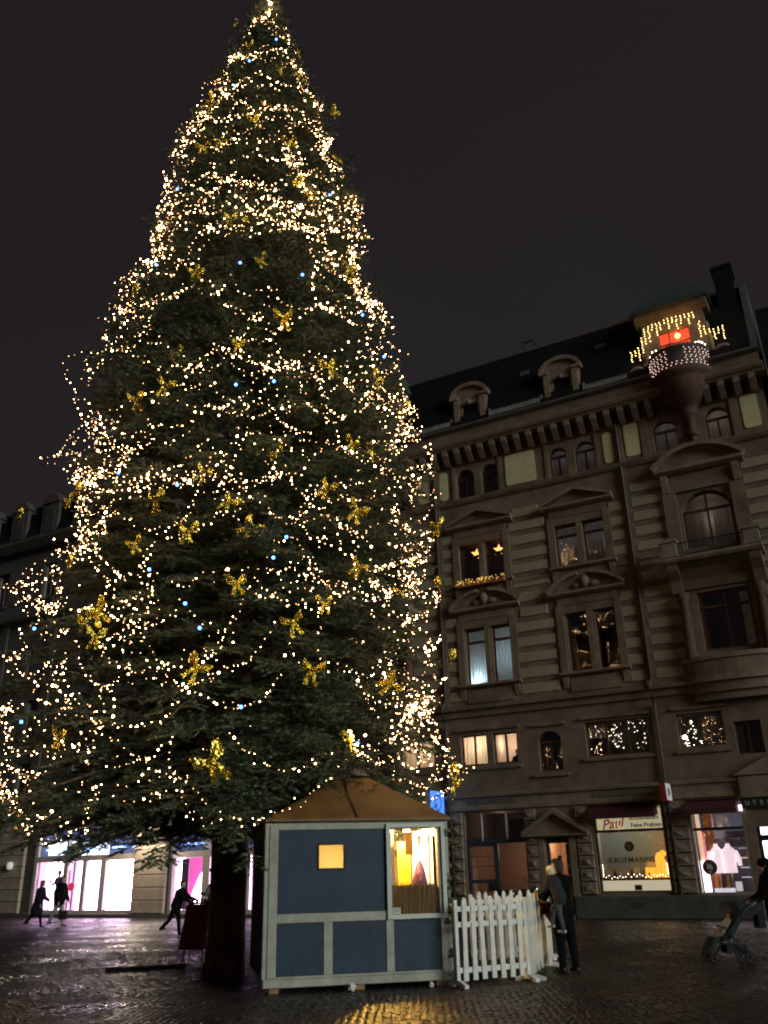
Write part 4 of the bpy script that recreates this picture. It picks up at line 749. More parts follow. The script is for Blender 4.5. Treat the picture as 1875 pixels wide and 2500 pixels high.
bx('glow_backdrop', WHITEPANEL, Lb, -20.25, -19.90, 0.5, 0.55, 0.3, 2.45); bx('dark_poster', mat('dark_poster', (0.05, 0.04, 0.07), 0.6), Lb, -20.0, -19.62, 0.45, 0.49, 0.32, 2.4); bx('pink_poster', mat('pink_poster', (0.85, 0.12, 0.5), 0.6, emit=(1.0, 0.15, 0.55), estr=0.9), Lb, -19.62, -18.52, 0.52, 0.56, 0.32, 2.42)
q = MB(); q.prism([(-19.55, 0.5), (-18.55, 0.35), (-18.54, 2.1), (-18.9, 1.75), (-19.2, 1.2)], 0.44, 0.48); q.build('white_poster_figure', WHITEPANEL, Lb)
for (a, b) in ((-20.0, -18.6), (-18.0, -16.5), (-15.9, -13.8)): bx('blue_tube_lamp', BLUETUBE, Lb, a, b, 0.34, 0.38, 2.98, 3.05)
bx('glow_backdrop', WHITEPANEL, Lb, -18.0, -16.5, 0.9, 0.95, 0.3, 2.5); bx('pale_backdrop', mat('pale_lit', (0.7, 0.66, 0.7), 0.7, emit=(0.9, 0.8, 0.95), estr=0.6), Lb, -15.9, -13.8, 0.9, 0.95, 0.3, 2.5)
for (z0, z1) in ((0.7, 1.1), (1.2, 1.85), (1.95, 2.3)): bx('red_shelf_goods', mat('red_goods', (0.45, 0.02, 0.06), 0.6), Lb, -15.8, -15.35, 0.5, 0.6, z0, z1)
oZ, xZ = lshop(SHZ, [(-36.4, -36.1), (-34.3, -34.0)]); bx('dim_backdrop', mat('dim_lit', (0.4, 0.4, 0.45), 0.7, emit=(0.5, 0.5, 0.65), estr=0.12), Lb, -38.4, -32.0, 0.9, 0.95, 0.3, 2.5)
# wall lamps
for (u_, z_, p_) in ((-21.4, 3.9, 420), (-30.4, 2.35, 0)):
    w_ = empty('wall_lamp', F2W(u_, z_, 0.18), FANG, 'bright floodlight on the rough stone pier beside the pink shop' if p_ else 'small round wall lamp on the pier beyond the couple', 'wall lamp')
    q = MB(); q.lathe([(0.0, -0.18), (0.13, -0.16), (0.16, 0.0), (0.13, 0.16), (0.0, 0.18)], (0, -0.14, 0), 12); q.build('lamp_shade', emitter('flood_glow', (1.0, 0.86, 0.66), 16.0) if p_ else mat('lamp_glass', (0.6, 0.6, 0.58), 0.3, emit=(1, 0.95, 0.85), estr=0.25), w_, True); q = MB(); q.box(-0.05, 0.05, -0.06, 0.02, -0.1, 0.1); q.build('bracket', IRON, w_)
    if p_: lamp('flood_light', (0, -0.75, -0.05), p_, (1.0, 0.84, 0.62), 0.15, w_)
# ---------------------------------------------------------------- the Christmas tree
TX, TY = -3.07, 17.9
ZP = [2.2, 3, 5, 7, 9, 10, 12, 14, 16, 18, 20, 22, 24, 25.6]; RP = [3.4, 4.1, 4.2, 4.3, 4.25, 4.05, 3.8, 3.45, 2.9, 2.4, 2.0, 1.4, 0.7, 0.05]
Rz = lambda z: np.interp(z, ZP, RP)
PH = [random.uniform(0, 6.28) for _ in range(6)]
def Rm(a, z):                                # lumpy outline of the crown
    k = 0.055 * sin(3 * a + 0.9 * z + PH[0]) + 0.05 * sin(5 * a - 1.7 * z + PH[1]) + 0.04 * sin(8 * a + 2.6 * z + PH[2]) + 0.035 * sin(2 * a + 3.9 * z + PH[3]) + 0.03 * sin(11 * a - 5.1 * z + PH[4])
    k += 0.17 * max(0.0, cos(a - radians(-152))) ** 3 * max(0.0, min(1.0, (7.5 - z) / 3.0))          # the lowest boughs reach out furthest away from the booth
    return float(Rz(z)) * (0.975 + 0.95 * k)
TREE = empty('christmas_tree', (TX, TY, 0), 0, 'very tall dark green fir tree covered in fairy lights and gold bows', 'tree')
BARK = mat('bark', (0.15, 0.115, 0.084), 0.9, vary=0.5, vscale=5, bump=0.9, bscale=14)
def trunk():
    q = MB(); n = 18; zs = [0, 0.15, 0.5, 1.0, 1.6, 2.4, 3.4, 5, 8, 12, 16, 20, 25.3]; rs = [0.40, 0.36, 0.345, 0.338, 0.33, 0.322, 0.335, 0.31, 0.26, 0.19, 0.13, 0.08, 0.02]; vs_ = []
    for i, (z, r) in enumerate(zip(zs, rs)):
        for j in range(n):
            a = 2 * pi * j / n; k = 1 + 0.05 * sin(3 * a + z * 1.3) + 0.035 * sin(7 * a - z * 2) + 0.02 * sin(11 * a + 5 * z)
            vs_.append((r * k * cos(a) + 0.03 * sin(z), r * k * sin(a), z))
    q.add(vs_, [(i * n + j, i * n + (j + 1) % n, (i + 1) * n + (j + 1) % n, (i + 1) * n + j) for i in range(len(zs) - 1) for j in range(n)])
    t = q.build('trunk', BARK, TREE, True); t.location = (-0.10, 0, 0)
    q = MB()
    for k in range(16):
        a = random.uniform(0, 2 * pi); z = random.uniform(0.9, 2.5); q = MB(); q.tube([(0.34 * cos(a), 0.34 * sin(a), z), (0.43 * cos(a), 0.43 * sin(a), z + 0.02)], [0.05, 0.035], 7); q.build('branch_stub', mat('cut_wood', (0.20, 0.12, 0.06), 0.85), t)
trunk()
from mathutils import noise as mnoise
def foliage():
    limbs = MB(); base = []; vec = []; rad = []
    z = 2.62; k = 0; low = [(radians(random.uniform(-96, -68)), random.uniform(3.2, 3.8)) for _ in range(20)] + [(radians(random.uniform(-68, -52)), random.uniform(3.6, 4.1)) for _ in range(10)]
    while z < 25.3:
        R = float(Rz(z)); nb = int(round(5 + 2.3 * R)) + random.randint(0, 1); off = random.uniform(0, 2 * pi)
        extra = low if k == 0 else []
        for j in range(nb + len(extra)):
            a = off + 2 * pi * j / nb + random.gauss(0, 0.12); zz = z + random.uniform(-0.2, 0.2)
            if j >= nb: a, zz = extra[j - nb]
            LX = (1.09 if a < radians(-68) else 1.0) if j >= nb else 1.0
            L = LX * Rm(a, zz) * random.uniform(0.84, 0.99)
            if random.random() < 0.07: L *= random.uniform(1.02, 1.07)
            rise = 0.16 + 0.5 * (zz / 25.0) ** 1.5; droop = (0.36 if zz < 4.2 else 0.34 if zz < 9 else 0.26) * random.uniform(0.7, 1.3)
            dr = np.array([cos(a), sin(a), 0.0]); sd_ = np.array([-sin(a), cos(a), 0.0])
            bend = random.gauss(0, 0.10)
            def P(t): return dr * (L * t) + sd_ * (bend * L * t * t) + np.array([0, 0, zz + rise * L * t * 0.55 - droop * L * t * t * 0.75])
            ts = np.linspace(0.05, 1, 6); limbs.tube([P(t) for t in ts], [max(0.010, 0.045 * (1 - 0.85 * t) * (0.5 + R / 6)) for t in ts], 4)
            # side shoots: flat fans along the outer part of the limb
            t = 0.30 if L > 1.2 else 0.12
            while t < 1.0:
                p = P(t); tang = P(min(1, t + 0.03)) - P(t - 0.03); tang /= np.linalg.norm(tang)
                for s_ in (-1, 1):
                    ln = (0.30 + 0.56 * (1 - t) ** 0.8 * min(1, L / 2.5)) * random.uniform(0.7, 1.25)
                    ang = random.uniform(0.65, 1.05) * s_; d = tang * cos(ang) + sd_ * sin(ang); d[2] += random.gauss(-0.04, 0.16); d /= np.linalg.norm(d)
                    base.append(p); vec.append(d * ln)
                    if ln > 0.42:          # forked shoot
                        for s2 in (-1, 1):
                            d2 = d * cos(0.6) + np.cross([0, 0, 1], d) * sin(0.6 * s2); d2[2] += random.gauss(0, 0.12); base.append(p + d * ln * random.uniform(0.35, 0.6)); vec.append(d2 * ln * random.uniform(0.4, 0.6))
                if random.random() < 0.35:
                    d = tang * 0.5 + np.array([0, 0, random.choice([-0.9, 0.5])]); d /= np.linalg.norm(d); base.append(p); vec.append(d * random.uniform(0.12, 0.28))
                t += 0.105 / max(L, 0.9)
            tang = P(1.0) - P(0.92); tang /= np.linalg.norm(tang); base.append(P(0.93)); vec.append(tang * 0.34)
        z += 0.30 if z < 4.4 else 0.36 if z < 16 else 0.32; k += 1
    base.append(np.array([0, 0, 25.0])); vec.append(np.array([0, 0, 0.55]))
    limbs.build('limbs', BARK, TREE)
    base = np.array(base); vec = np.array(vec)
    cl = np.array([mnoise.noise(Vector((b[0] * 1.5, b[1] * 1.5, b[2] * 1.9))) + 0.5 * mnoise.noise(Vector((b[0] * 3.4 + 7, b[1] * 3.4, b[2] * 3.9))) for b in base]); keep = cl > -0.27; base, vec, cl = base[keep], vec[keep], cl[keep]
    n = len(base); ln = np.linalg.norm(vec, axis=1); dirs = vec / ln[:, None]
    up_ = np.tile([0, 0, 1.0], (n, 1)); side = np.cross(dirs, up_); sl_ = np.linalg.norm(side, axis=1, keepdims=True); side = np.where(sl_ < 0.05, np.array([[1.0, 0, 0]]), side / np.maximum(sl_, 1e-6)); nor = np.cross(side, dirs)
    M = 28; counts = np.clip((ln / 0.021).astype(int), 9, M)
    rep = np.repeat(np.arange(n), counts); tot = len(rep); first = np.concatenate([[0], np.cumsum(counts)[:-1]]); j = np.arange(tot) - first[rep]
    t = (j + rng.random(tot)) / counts[rep]; p = base[rep] + vec[rep] * t[:, None]
    phi = rng.uniform(-0.5, pi + 0.5, tot) ; lean = rng.uniform(0.45, 0.85, tot); nl = rng.uniform(0.055, 0.105, tot)
    per = side[rep] * np.cos(phi)[:, None] + nor[rep] * (np.sin(phi) * 0.6)[:, None]; nd = dirs[rep] * lean[:, None] + per * np.sqrt(1 - lean ** 2)[:, None]
    w = np.cross(nd, rng.normal(0, 1, (tot, 3))); w /= np.linalg.norm(w, axis=1, keepdims=True) + 1e-9; wd = rng.uniform(0.011, 0.020, tot)
    V = np.empty((tot, 3, 3)); V[:, 0] = p - w * wd[:, None]; V[:, 1] = p + w * wd[:, None]; V[:, 2] = p + nd * nl[:, None]
    me = bpy.data.meshes.new('crown'); me.vertices.add(tot * 3); me.vertices.foreach_set('co', V.reshape(-1)); me.loops.add(tot * 3); me.loops.foreach_set('vertex_index', np.arange(tot * 3)); me.polygons.add(tot); me.polygons.foreach_set('loop_start', np.arange(0, tot * 3, 3)); me.update(calc_edges=True)
    tone = np.clip(rng.normal(0.42, 0.2, n)[rep] + rng.normal(0, 0.12, tot), 0, 1); a = me.attributes.new('tone', 'FLOAT', 'FACE'); a.data.foreach_set('value', tone)
    m = bpy.data.materials.new('fir_needles'); m.use_nodes = True; nn_, l = m.node_tree.nodes, m.node_tree.links; pr = nn_['Principled BSDF']; pr.inputs['Roughness'].default_value = 0.5; pr.inputs['Specular IOR Level'].default_value = 0.35
    at = nn_.new('ShaderNodeAttribute'); at.attribute_name = 'tone'; r = nn_.new('ShaderNodeValToRGB'); r.color_ramp.elements[0].color = (0.026, 0.042, 0.022, 1); r.color_ramp.elements[1].color = (0.150, 0.190, 0.105, 1)
    l.new(at.outputs['Fac'], r.inputs['Fac']); l.new(r.outputs['Color'], pr.inputs['Base Color']); me.materials.append(m)
    print('crown triangles', tot); return link('crown', me, TREE)
foliage()

# ---------------------------------------------------------------- fairy lights
SIZES = [0.0046, 0.0066, 0.0092, 0.0138, 0.0205]
def octa(r, n=6, m=4):
    q = MB(); q.ball((0, 0, 0), r, n, m); return np.array(q.v), q.f
WIRE = mat('dark_green_wire', (0.012, 0.02, 0.012), 0.6)
BLUEB = emitter('blue_bulb', (0.05, 0.16, 1.0), 16.0)
bulb_me = {}
for r in SIZES:
    q = MB(); q.ball((0, 0, 0), r, 8, 6); bulb_me[r] = q.mesh('bulb', WARMB, True)
q = MB(); q.ball((0, 0, 0), 0.028, 8, 6); blue_me = q.mesh('bulb', BLUEB, True)
def surf(a, z, k=1.0):
    r = Rm(a, z) * k; return Vector((TX + r * cos(a), TY + r * sin(a), z))
N_IND = 0
TIER = {}
def tier(z):
    k = min(9, max(0, int((z - 2.4) / 2.3)))
    if k not in TIER: TIER[k] = empty('fairy_light_string', (TX, TY, 0), 0, 'warm white fairy lights in the %s of ten height bands up the tree' % ['first', 'second', 'third', 'fourth', 'fifth', 'sixth', 'seventh', 'eighth', 'ninth', 'tenth'][k], 'fairy lights', 'warm white fairy lights on the tree')
    return TIER[k]
def light_string(z0, a0, hops, idx):
    global N_IND
    S = tier(z0)
    a, z = a0, z0; path = []; pts = [(a, z)]; dirn = random.choice((-1, 1)); a -= dirn * hops * 0.36 / max(0.5, float(Rz(z))); pts = [(a, z)]
    for h in range(hops):
        R = max(0.35, float(Rz(z))); step = random.uniform(0.5, 1.5); slope = random.gauss(0, 0.55)
        if random.random() < 0.12: dirn = -dirn; slope = random.choice((-1, 1)) * random.uniform(0.6, 1.3)
        a += dirn * step * cos(slope) / R; z = min(25.35, max(2.45, z + step * sin(slope))); pts.append((a, z))
    ks = [random.uniform(0.92, 1.035) for _ in pts]
    for i_, ((a1, z1), (a2, z2)) in enumerate(zip(pts[:-1], pts[1:])):
        R = max(0.3, float(Rz((z1 + z2) / 2))); L = hypot((a2 - a1) * R, z2 - z1); sag = random.uniform(0.04, 0.34) * min(1, L / 1.2); n = max(3, int(L / random.uniform(0.07, 0.13)))
        for i in range(n):
            t = i / n; zz = max(2.2, z1 + (z2 - z1) * t - sag * 4 * t * (1 - t)); path.append(surf(a1 + (a2 - a1) * t, zz, ks[i_] * (1 - t) + ks[i_ + 1] * t - 0.04 * 4 * t * (1 - t)) - Vector((TX, TY, 0)))
    w = MB(); w.tube(path, 0.004, 3); w.build('wire', WIRE, S)
    vs_, fs_ = MB(), []
    for p in path:
        q = p + Vector((random.gauss(0, 0.03), random.gauss(0, 0.03), random.gauss(0, 0.03))); u_ = random.random()
        r = SIZES[0] if u_ < 0.36 else SIZES[1] if u_ < 0.70 else SIZES[2] if u_ < 0.88 else SIZES[3] if u_ < 0.97 else SIZES[4]
        facing = q.x * (-TX) + q.y * (-TY) > 0
        if r >= SIZES[3] and facing and N_IND < 300:
            N_IND += 1; link('bulb', bulb_me[r], S, q)
        else: vs_.ball(q, r, 5, 4, mi=0 if r > SIZES[1] or random.random() < 0.3 else 1)
    o = vs_.build('bulbs', [WARMB, DIMB], S, True); o['kind'] = 'stuff'
    return S
strings = []
zz_ = np.linspace(2.6, 25.0, 400); cw = np.cumsum(Rz(zz_) + 1.2); cw /= cw[-1]
for i in range(92):
    z0 = float(np.interp((i + 0.5) / 92, cw, zz_)); a0 = radians(-80) + (radians(200) * ((i * 0.618034) % 1 - 0.5) if i % 7 else random.uniform(-pi, pi))
    strings.append(light_string(z0, a0, int(5 + 1.0 * float(Rz(z0))), i))
for i in range(2): strings.append(light_string(random.uniform(2.7, 5), random.uniform(-2.7, -2.0), 7, i))
for i in range(6): strings.append(light_string(16.5 + 1.2 * i, radians(random.uniform(-120, -45)), 6, i))
for i in range(9): strings.append(light_string(4.5 + 0.8 * i, radians(random.uniform(-110, -55)), 6, i))
for i in range(24): strings.append(light_string(2.8 + 15.0 * (i + 0.5) / 24, radians(60) + random.gauss(0, radians(50)), 9, i))
# blue bulbs
for (x, y, z) in [(-2.02, 14.02, 10.13), (-2.68, 13.88, 9.99), (-4.57, 14.68, 13.42), (-2.8, 14.31, 13.11), (-3.9, 13.72, 6.38), (-6.17, 15.0, 5.78), (-1.91, 13.79, 6.56), (-2.34, 13.8, 4.09), (-3.27, 13.67, 5.76), (-1.71, 13.83, 6.94), (-3.02, 13.69, 5.35), (-3.21, 16.27, 21.21), (-3.46, 15.92, 19.92), (-1.6, 14.6, 13.01), (-0.43, 15.29, 12.49), (-0.01, 15.58, 11.64), (-2.6, 16.6, 22.4), (-5.0, 15.0, 8.8), (-6.3, 15.3, 4.2), (-0.6, 14.6, 3.6), (-3.6, 13.9, 8.0), (-1.2, 16.6, 17.0), (-4.9, 16.8, 17.5)]:
    v = Vector((x - TX, y - TY, 0)); v *= 1.03
    link('bulb', blue_me, tier(z), (v.x, v.y, z))
# tree top light and the brightly lit ornament near the bottom
top = empty('tree_top_light', (TX, TY - 0.22, 25.30), 0, 'bright white cluster of lights at the tip of the Christmas tree', 'light')
q = MB(); q.tube([(0, 0, -0.5), (0, 0, 0.25)], 0.012, 5); q.build('spike', WIRE, top)
for k in range(9): q = MB(); q.ball((random.gauss(0, 0.07), random.gauss(0, 0.07), -0.75 + 0.11 * k), 0.045, 8, 6); q.build('bulb', WARMB, top, True)

# ---------------------------------------------------------------- golden bows
gm = bpy.data.materials.new('gold_foil'); gm.use_nodes = True; nn, ll = gm.node_tree.nodes, gm.node_tree.links; pr = nn['Principled BSDF']
pr.inputs['Base Color'].default_value = (0.95, 0.74, 0.12, 1); pr.inputs['Metallic'].default_value = 0.9; pr.inputs['Roughness'].default_value = 0.20
t = nn.new('ShaderNodeTexCoord'); nz_ = nn.new('ShaderNodeTexNoise'); nz_.inputs['Scale'].default_value = 11; nz_.inputs['Distortion'].default_value = 1.5; bp = nn.new('ShaderNodeBump'); bp.inputs['Strength'].default_value = 0.35; bp.inputs['Distance'].default_value = 0.05
ll.new(t.outputs['Object'], nz_.inputs['Vector']); ll.new(nz_.outputs['Fac'], bp.inputs['Height']); ll.new(bp.outputs['Normal'], pr.inputs['Normal'])
def ribbon(pts, wv, w, name, cols=4):        # crinkled foil strip along pts, width vector wv
    q = MB(); P3 = [Vector(p) for p in pts]; fine = []; ws = []
    for i in range(len(P3) - 1):
        for t_ in (0, 0.33, 0.67): fine.append(P3[i].lerp(P3[i + 1], t_)); ws.append(w[i] * (1 - t_) + w[i + 1] * t_)
    fine.append(P3[-1]); ws.append(w[-1]); vs_ = []; wv = Vector(wv).normalized()
    for i, (p, ww) in enumerate(zip(fine, ws)):
        fold = 0.016 if i % 2 else -0.016
        for c in range(cols + 1): vs_.append(p + wv * ww * (c / cols - 0.5) + Vector((random.gauss(0, 0.010), random.gauss(0, 0.013) + fold, random.gauss(0, 0.010))))
    n = cols + 1; q.add(vs_, [(n * i + k, n * i + n + k, n * i + n + 1 + k, n * i + 1 + k) for i in range(len(fine) - 1) for k in range(cols)]); return q.mesh(name, gm)
def bow_meshes():
    out = []
    for s_ in (-1, 1):
        lp = [(s_ * x, y, z) for x, y, z in ((0.0, 0, 0), (0.10, -0.07, 0.06), (0.22, -0.11, 0.13), (0.32, -0.07, 0.17), (0.34, 0.01, 0.13), (0.27, 0.05, 0.05), (0.13, 0.03, 0.01), (0.0, 0.0, 0.0))]
        out.append(('loop', ribbon(lp, (0.1 * s_, 0.1, 1), [0.06, 0.15, 0.2, 0.21, 0.21, 0.19, 0.13, 0.06], 'loop')))
        tl = [(s_ * x, y, z) for x, y, z in ((0.0, 0, 0), (0.05, -0.05, -0.10), (0.09, -0.03, -0.22), (0.12, -0.06, -0.34), (0.17, -0.03, -0.47))]
        out.append(('tail', ribbon(tl, (1, 0.15, 0.25 * s_), [0.06, 0.11, 0.13, 0.14, 0.15], 'tail')))
    q = MB(); q.ball((0, -0.03, 0), 0.06, 8, 6, (1, 0.8, 1.1)); out.append(('knot', q.mesh('knot', gm)))
    return out
BMS = [bow_meshes() for _ in range(7)]
BOWS = [(-141.4, 23.79, 1.0), (-15.5, 20.54, 2.04), (-87.6, 18.95, 2.2), (-67.6, 21.01, 1.69), (-63.5, 18.01, 2.39), (-53.0, 16.31, 2.82), (-86.3, 14.57, 3.29), (-79.0, 13.35, 3.56), (-108.2, 13.65, 3.51), (-98.8, 12.84, 3.64), (-85.5, 11.3, 3.88), (-104.8, 11.08, 3.91), (-57.8, 10.85, 3.94), (-34.8, 11.24, 3.89), (-110.1, 9.78, 4.09), (-73.6, 8.67, 4.25), (-38.8, 9.41, 4.16), (-90.8, 8.12, 4.26), (-102.0, 7.69, 4.28), (-138.1, 8.57, 4.26), (-155.1, 8.35, 4.59), (-110.2, 7.04, 4.29), (-94.7, 7.12, 4.29), (-79.0, 7.16, 4.28), (-62.0, 7.93, 4.27), (-52.3, 7.72, 4.27), (-50.5, 6.71, 4.28), (-132.4, 6.95, 4.29), (-118.3, 5.86, 4.23), (-82.0, 6.01, 4.25), (-60.5, 5.93, 4.24), (-110.8, 5.23, 4.2), (-90.4, 4.76, 4.18), (-68.8, 5.51, 4.22), (-22.9, 5.31, 4.22), (-19.2, 6.85, 4.29), (-16.4, 8.22, 4.27), (-119.1, 3.72, 4.17), (-85.8, 3.25, 4.15), (-53.3, 3.62, 4.16), (-3.7, 3.23, 4.27), (-159.5, 2.6, 4.17), (-40.1, 4.68, 4.19), (-43.8, 13.93, 3.45), (-145.4, 20.5, 2.0), (-136.1, 12.06, 3.79), (-106.2, 17.86, 2.43)] + [(-80 + 150 * ((k * 0.618034) % 1 - 0.5), 3.4 + 20.2 * (k + 0.5) / 22, 0.0) for k in range(22)]
ORD = ['first', 'second', 'third', 'fourth', 'fifth', 'sixth', 'seventh', 'eighth', 'ninth']
SPEC = {40: 'large gold ribbon bow hanging out over the eave of the booth', 39: 'gold bow lit up by a cluster of bright bulbs above the booth roof', 38: 'gold bow with two broad tails in front of the trunk', 0: 'gold bow sticking out near the tip of the tree'}
tiers = {}
for r_, i_ in enumerate(sorted((i_ for i_ in range(len(BOWS)) if i_ not in SPEC), key=lambda i_: BOWS[i_][1])): tiers.setdefault(r_ // 8, []).append(i_)
for k_, ids in tiers.items():
    for j_, i_ in enumerate(sorted(ids, key=lambda i_: BOWS[i_][0])): SPEC[i_] = 'gold foil bow, %s from the left in the %s tier of bows from below' % (ORD[j_], ORD[k_])
for i, (ad, z, r) in enumerate(BOWS):
    a = radians(ad); r = Rm(a, z) * random.uniform(0.93, 1.02) + 0.04 if i not in (0, 1, 20, 35, 36, 40) else r + 0.05
    lab = SPEC[i]
    b = empty('gold_bow', (TX + r * cos(a), TY + r * sin(a), z + 0.05), a + pi / 2, lab, 'bow', 'gold bows on the tree')
    b.rotation_euler = (random.gauss(0, 0.3), random.gauss(0, 0.4), a + pi / 2 + random.gauss(0, 0.45)); s_ = random.uniform(0.38, 0.64); s_ = 0.82 if i in (38, 40) else s_; b.scale = (s_,) * 3
    for nm, me in BMS[i % 7]: link(nm, me, b)
    if i == 39:
        FL = emitter('amber_bulb', (1.0, 0.55, 0.12), 30.0)
        for k, (dx, dz) in enumerate(((-0.08, 0.22), (0.06, 0.25), (-0.02, 0.12), (0.09, 0.1), (0.0, -0.2), (-0.1, -0.35), (0.05, -0.38), (0.02, -0.05))):
            q = MB(); q.ball((dx, -0.14, dz), 0.034 if k < 4 else 0.02, 8, 6); q.build('bulb', FL, b, True)
# ---------------------------------------------------------------- market booth
BW, BD = 2.87, 2.5
BO = empty('market_booth', (-1.924, 14.514, 0), radians(12.31), 'blue panelled wooden market booth with grey-green trim and brown pyramid roof', 'booth')
GTRIM = mat('grey_green_paint', (0.40, 0.42, 0.35), 0.6, vary=0.32, vscale=3.5, bump=0.2, bscale=25)
BLUEP = mat('slate_blue_paint', (0.015, 0.038, 0.072), 0.6, vary=0.38, vscale=1.7, bump=0.25, bscale=40)
WHITEFR = mat('pale_green_white_paint', (0.58, 0.66, 0.60), 0.5, vary=0.1)
TARP = mat('brown_tarpaulin', (0.20, 0.105, 0.032), 0.55, vary=0.35, vscale=1.8, bump=0.35, bscale=5)
WOOD = mat('raw_wood', (0.30, 0.18, 0.08), 0.7, vary=0.35, vscale=6, bump=0.3, bscale=22)
DKWOOD = mat('dark_boards', (0.055, 0.028, 0.018), 0.7, vary=0.3, vscale=4)
def bb(name, m_, x0, x1, y0, y1, z0, z1, c=0.008): q = MB(); q.cham(x0, x1, y0, y1, z0, z1, c); return q.build(name, m_, BO)
bb('corner_post', GTRIM, -0.07, 0.14, -0.012, 0.12, 0.20, 2.40); bb('corner_post', GTRIM, 2.72, 2.90, -0.012, 0.12, 0.20, 2.40)
bb('corner_trim', GTRIM, 0.0, 0.13, -0.032, -0.012, 0.22, 2.36)
bb('skirt_board', GTRIM, -0.05, 2.88, -0.034, 0.10, 0.09, 0.20); bb('bottom_rail', GTRIM, 0.14, 2.72, -0.008, 0.08, 0.20, 0.235)
bb('middle_rail', GTRIM, 0.14, 1.87, -0.010, 0.08, 0.955, 1.085); bb('top_rail', GTRIM, 0.14, 2.72, -0.008, 0.08, 2.295, 2.40)
bb('upright', GTRIM, 0.86, 1.00, -0.008, 0.08, 0.235, 0.955); bb('upright', GTRIM, 1.84, 1.965, -0.008, 0.08, 0.235, 0.955)
q = MB(); wall_grid(q, 0.14, 1.87, 1.085, 2.295, 0.012, 0.05, [(0.785, 1.175, 1.725, 2.065)]); q.build('blue_panel', BLUEP, BO)
for (a, b) in ((0.14, 0.86), (1.0, 1.84), (1.965, 2.72)): bb('blue_panel', BLUEP, a, b, 0.012, 0.05, 0.235, 0.955)
for (a, b, c, d) in ((0.76, 0.785, 1.70, 2.09), (1.175, 1.20, 1.70, 2.09), (0.785, 1.175, 2.065, 2.09), (0.785, 1.175, 1.70, 1.725)): bb('small_window_frame', IRON, a, b, -0.004, 0.04, c, d, 0.003)
q = MB(); q.add([(0.785, 0.03, 1.725), (1.175, 0.03, 1.725), (1.175, 0.03, 2.065), (0.785, 0.03, 2.065)], [(0, 1, 2, 3)]); q.build('paper_pane', clothmat('yellow_paper', (0.95, 0.80, 0.42), 0.85), BO)
wf = MB()
wf.box(1.865, 1.935, -0.055, 0.10, 0.965, 2.37); wf.box(2.775, 2.835, -0.055, 0.10, 0.965, 2.37); wf.box(1.935, 2.775, -0.055, 0.10, 0.965, 1.03); wf.box(1.935, 2.775, -0.055, 0.10, 2.31, 2.37)
wfo = wf.build('window_frame', WHITEFR, BO); q = MB(); q.add([(1.935, -0.005, 1.03), (2.775, -0.005, 1.03), (2.775, -0.005, 2.31), (1.935, -0.005, 2.31)], [(0, 1, 2, 3)]); q.build('pane', CLEAR, wfo)
q = MB(); q.box(1.95, 2.08, -0.014, -0.008, 1.035, 1.125); q.build('price_note', mat('note_paper', (0.55, 0.56, 0.52), 0.7), wfo)
for k in range(2): q = MB(); q.box(1.965, 2.06, -0.018, -0.0145, 1.07 + 0.025 * k, 1.075 + 0.025 * k); q.build('note_line', GREYINK, wfo)
# side, back walls, floor; added opening over the right counter lets lamplight out
for nm, x0, x1, y0, y1, z0, z1, m_ in (('side_wall', -0.08, -0.02, 0.12, BD, 0.2, 2.40, DKWOOD), ('back_wall', -0.02, BW + 0.02, BD - 0.05, BD, 0.2, 2.40, WOOD), ('floor', -0.02, BW, 0.08, BD - 0.05, 0.2, 0.26, WOOD), ('side_wall', 2.84, 2.90, 0.12, BD, 0.2, 1.08, DKWOOD), ('counter', 2.60, 3.10, 0.3, 2.2, 1.085, 1.125, WOOD), ('side_header', 2.84, 2.90, 0.12, BD, 2.2, 2.40, GTRIM), ('partition', 1.80, 1.84, 0.10, 1.5, 0.26, 2.38, WOOD), ('ceiling', -0.02, BW, 0.1, BD - 0.05, 2.40, 2.42, WOOD)):
    q = MB(); q.box(x0, x1, y0, y1, z0, z1); q.build(nm, m_, BO)
for x in (0.05, 1.35, 2.62): q = MB(); q.box(x, x + 0.14, 0.0, 0.3, 0.015, 0.088); q.build('support_block', WOOD, BO)
e = 0.075; cx_, cy_ = BW / 2 + 0.12, BD / 2
q = MB(); q.add([(-e, -e, 2.42), (BW + e, -e, 2.42), (BW + e, BD + e, 2.42), (-e, BD + e, 2.42), (-e, -e, 2.46), (BW + e, -e, 2.46), (BW + e, BD + e, 2.46), (-e, BD + e, 2.46), (cx_ - 0.22, cy_ - 0.1, 3.22), (cx_ + 0.22, cy_ - 0.1, 3.22), (cx_ + 0.22, cy_ + 0.1, 3.22), (cx_ - 0.22, cy_ + 0.1, 3.22)],
                [(3, 2, 1, 0), (0, 1, 5, 4), (1, 2, 6, 5), (2, 3, 7, 6), (3, 0, 4, 7), (4, 5, 9, 8), (5, 6, 10, 9), (6, 7, 11, 10), (7, 4, 8, 11), (8, 9, 10, 11)]); rf = q.build('roof', TARP, BO)
q = MB(); q.tube([(cx_ - 0.18, cy_ - 0.13, 3.225), (1.34, 0.5, 2.86), (1.40, -e - 0.01, 2.47)], 0.012, 5); q.build('roof_seam', IRON, rf)
q = MB(); q.lathe([(0.0, 0.16), (0.2, 0.10), (0.30, 0.0), (0.0, 0.0)], (cx_, cy_, 3.225), 10); q.build('roof_cap', ZINC, rf)
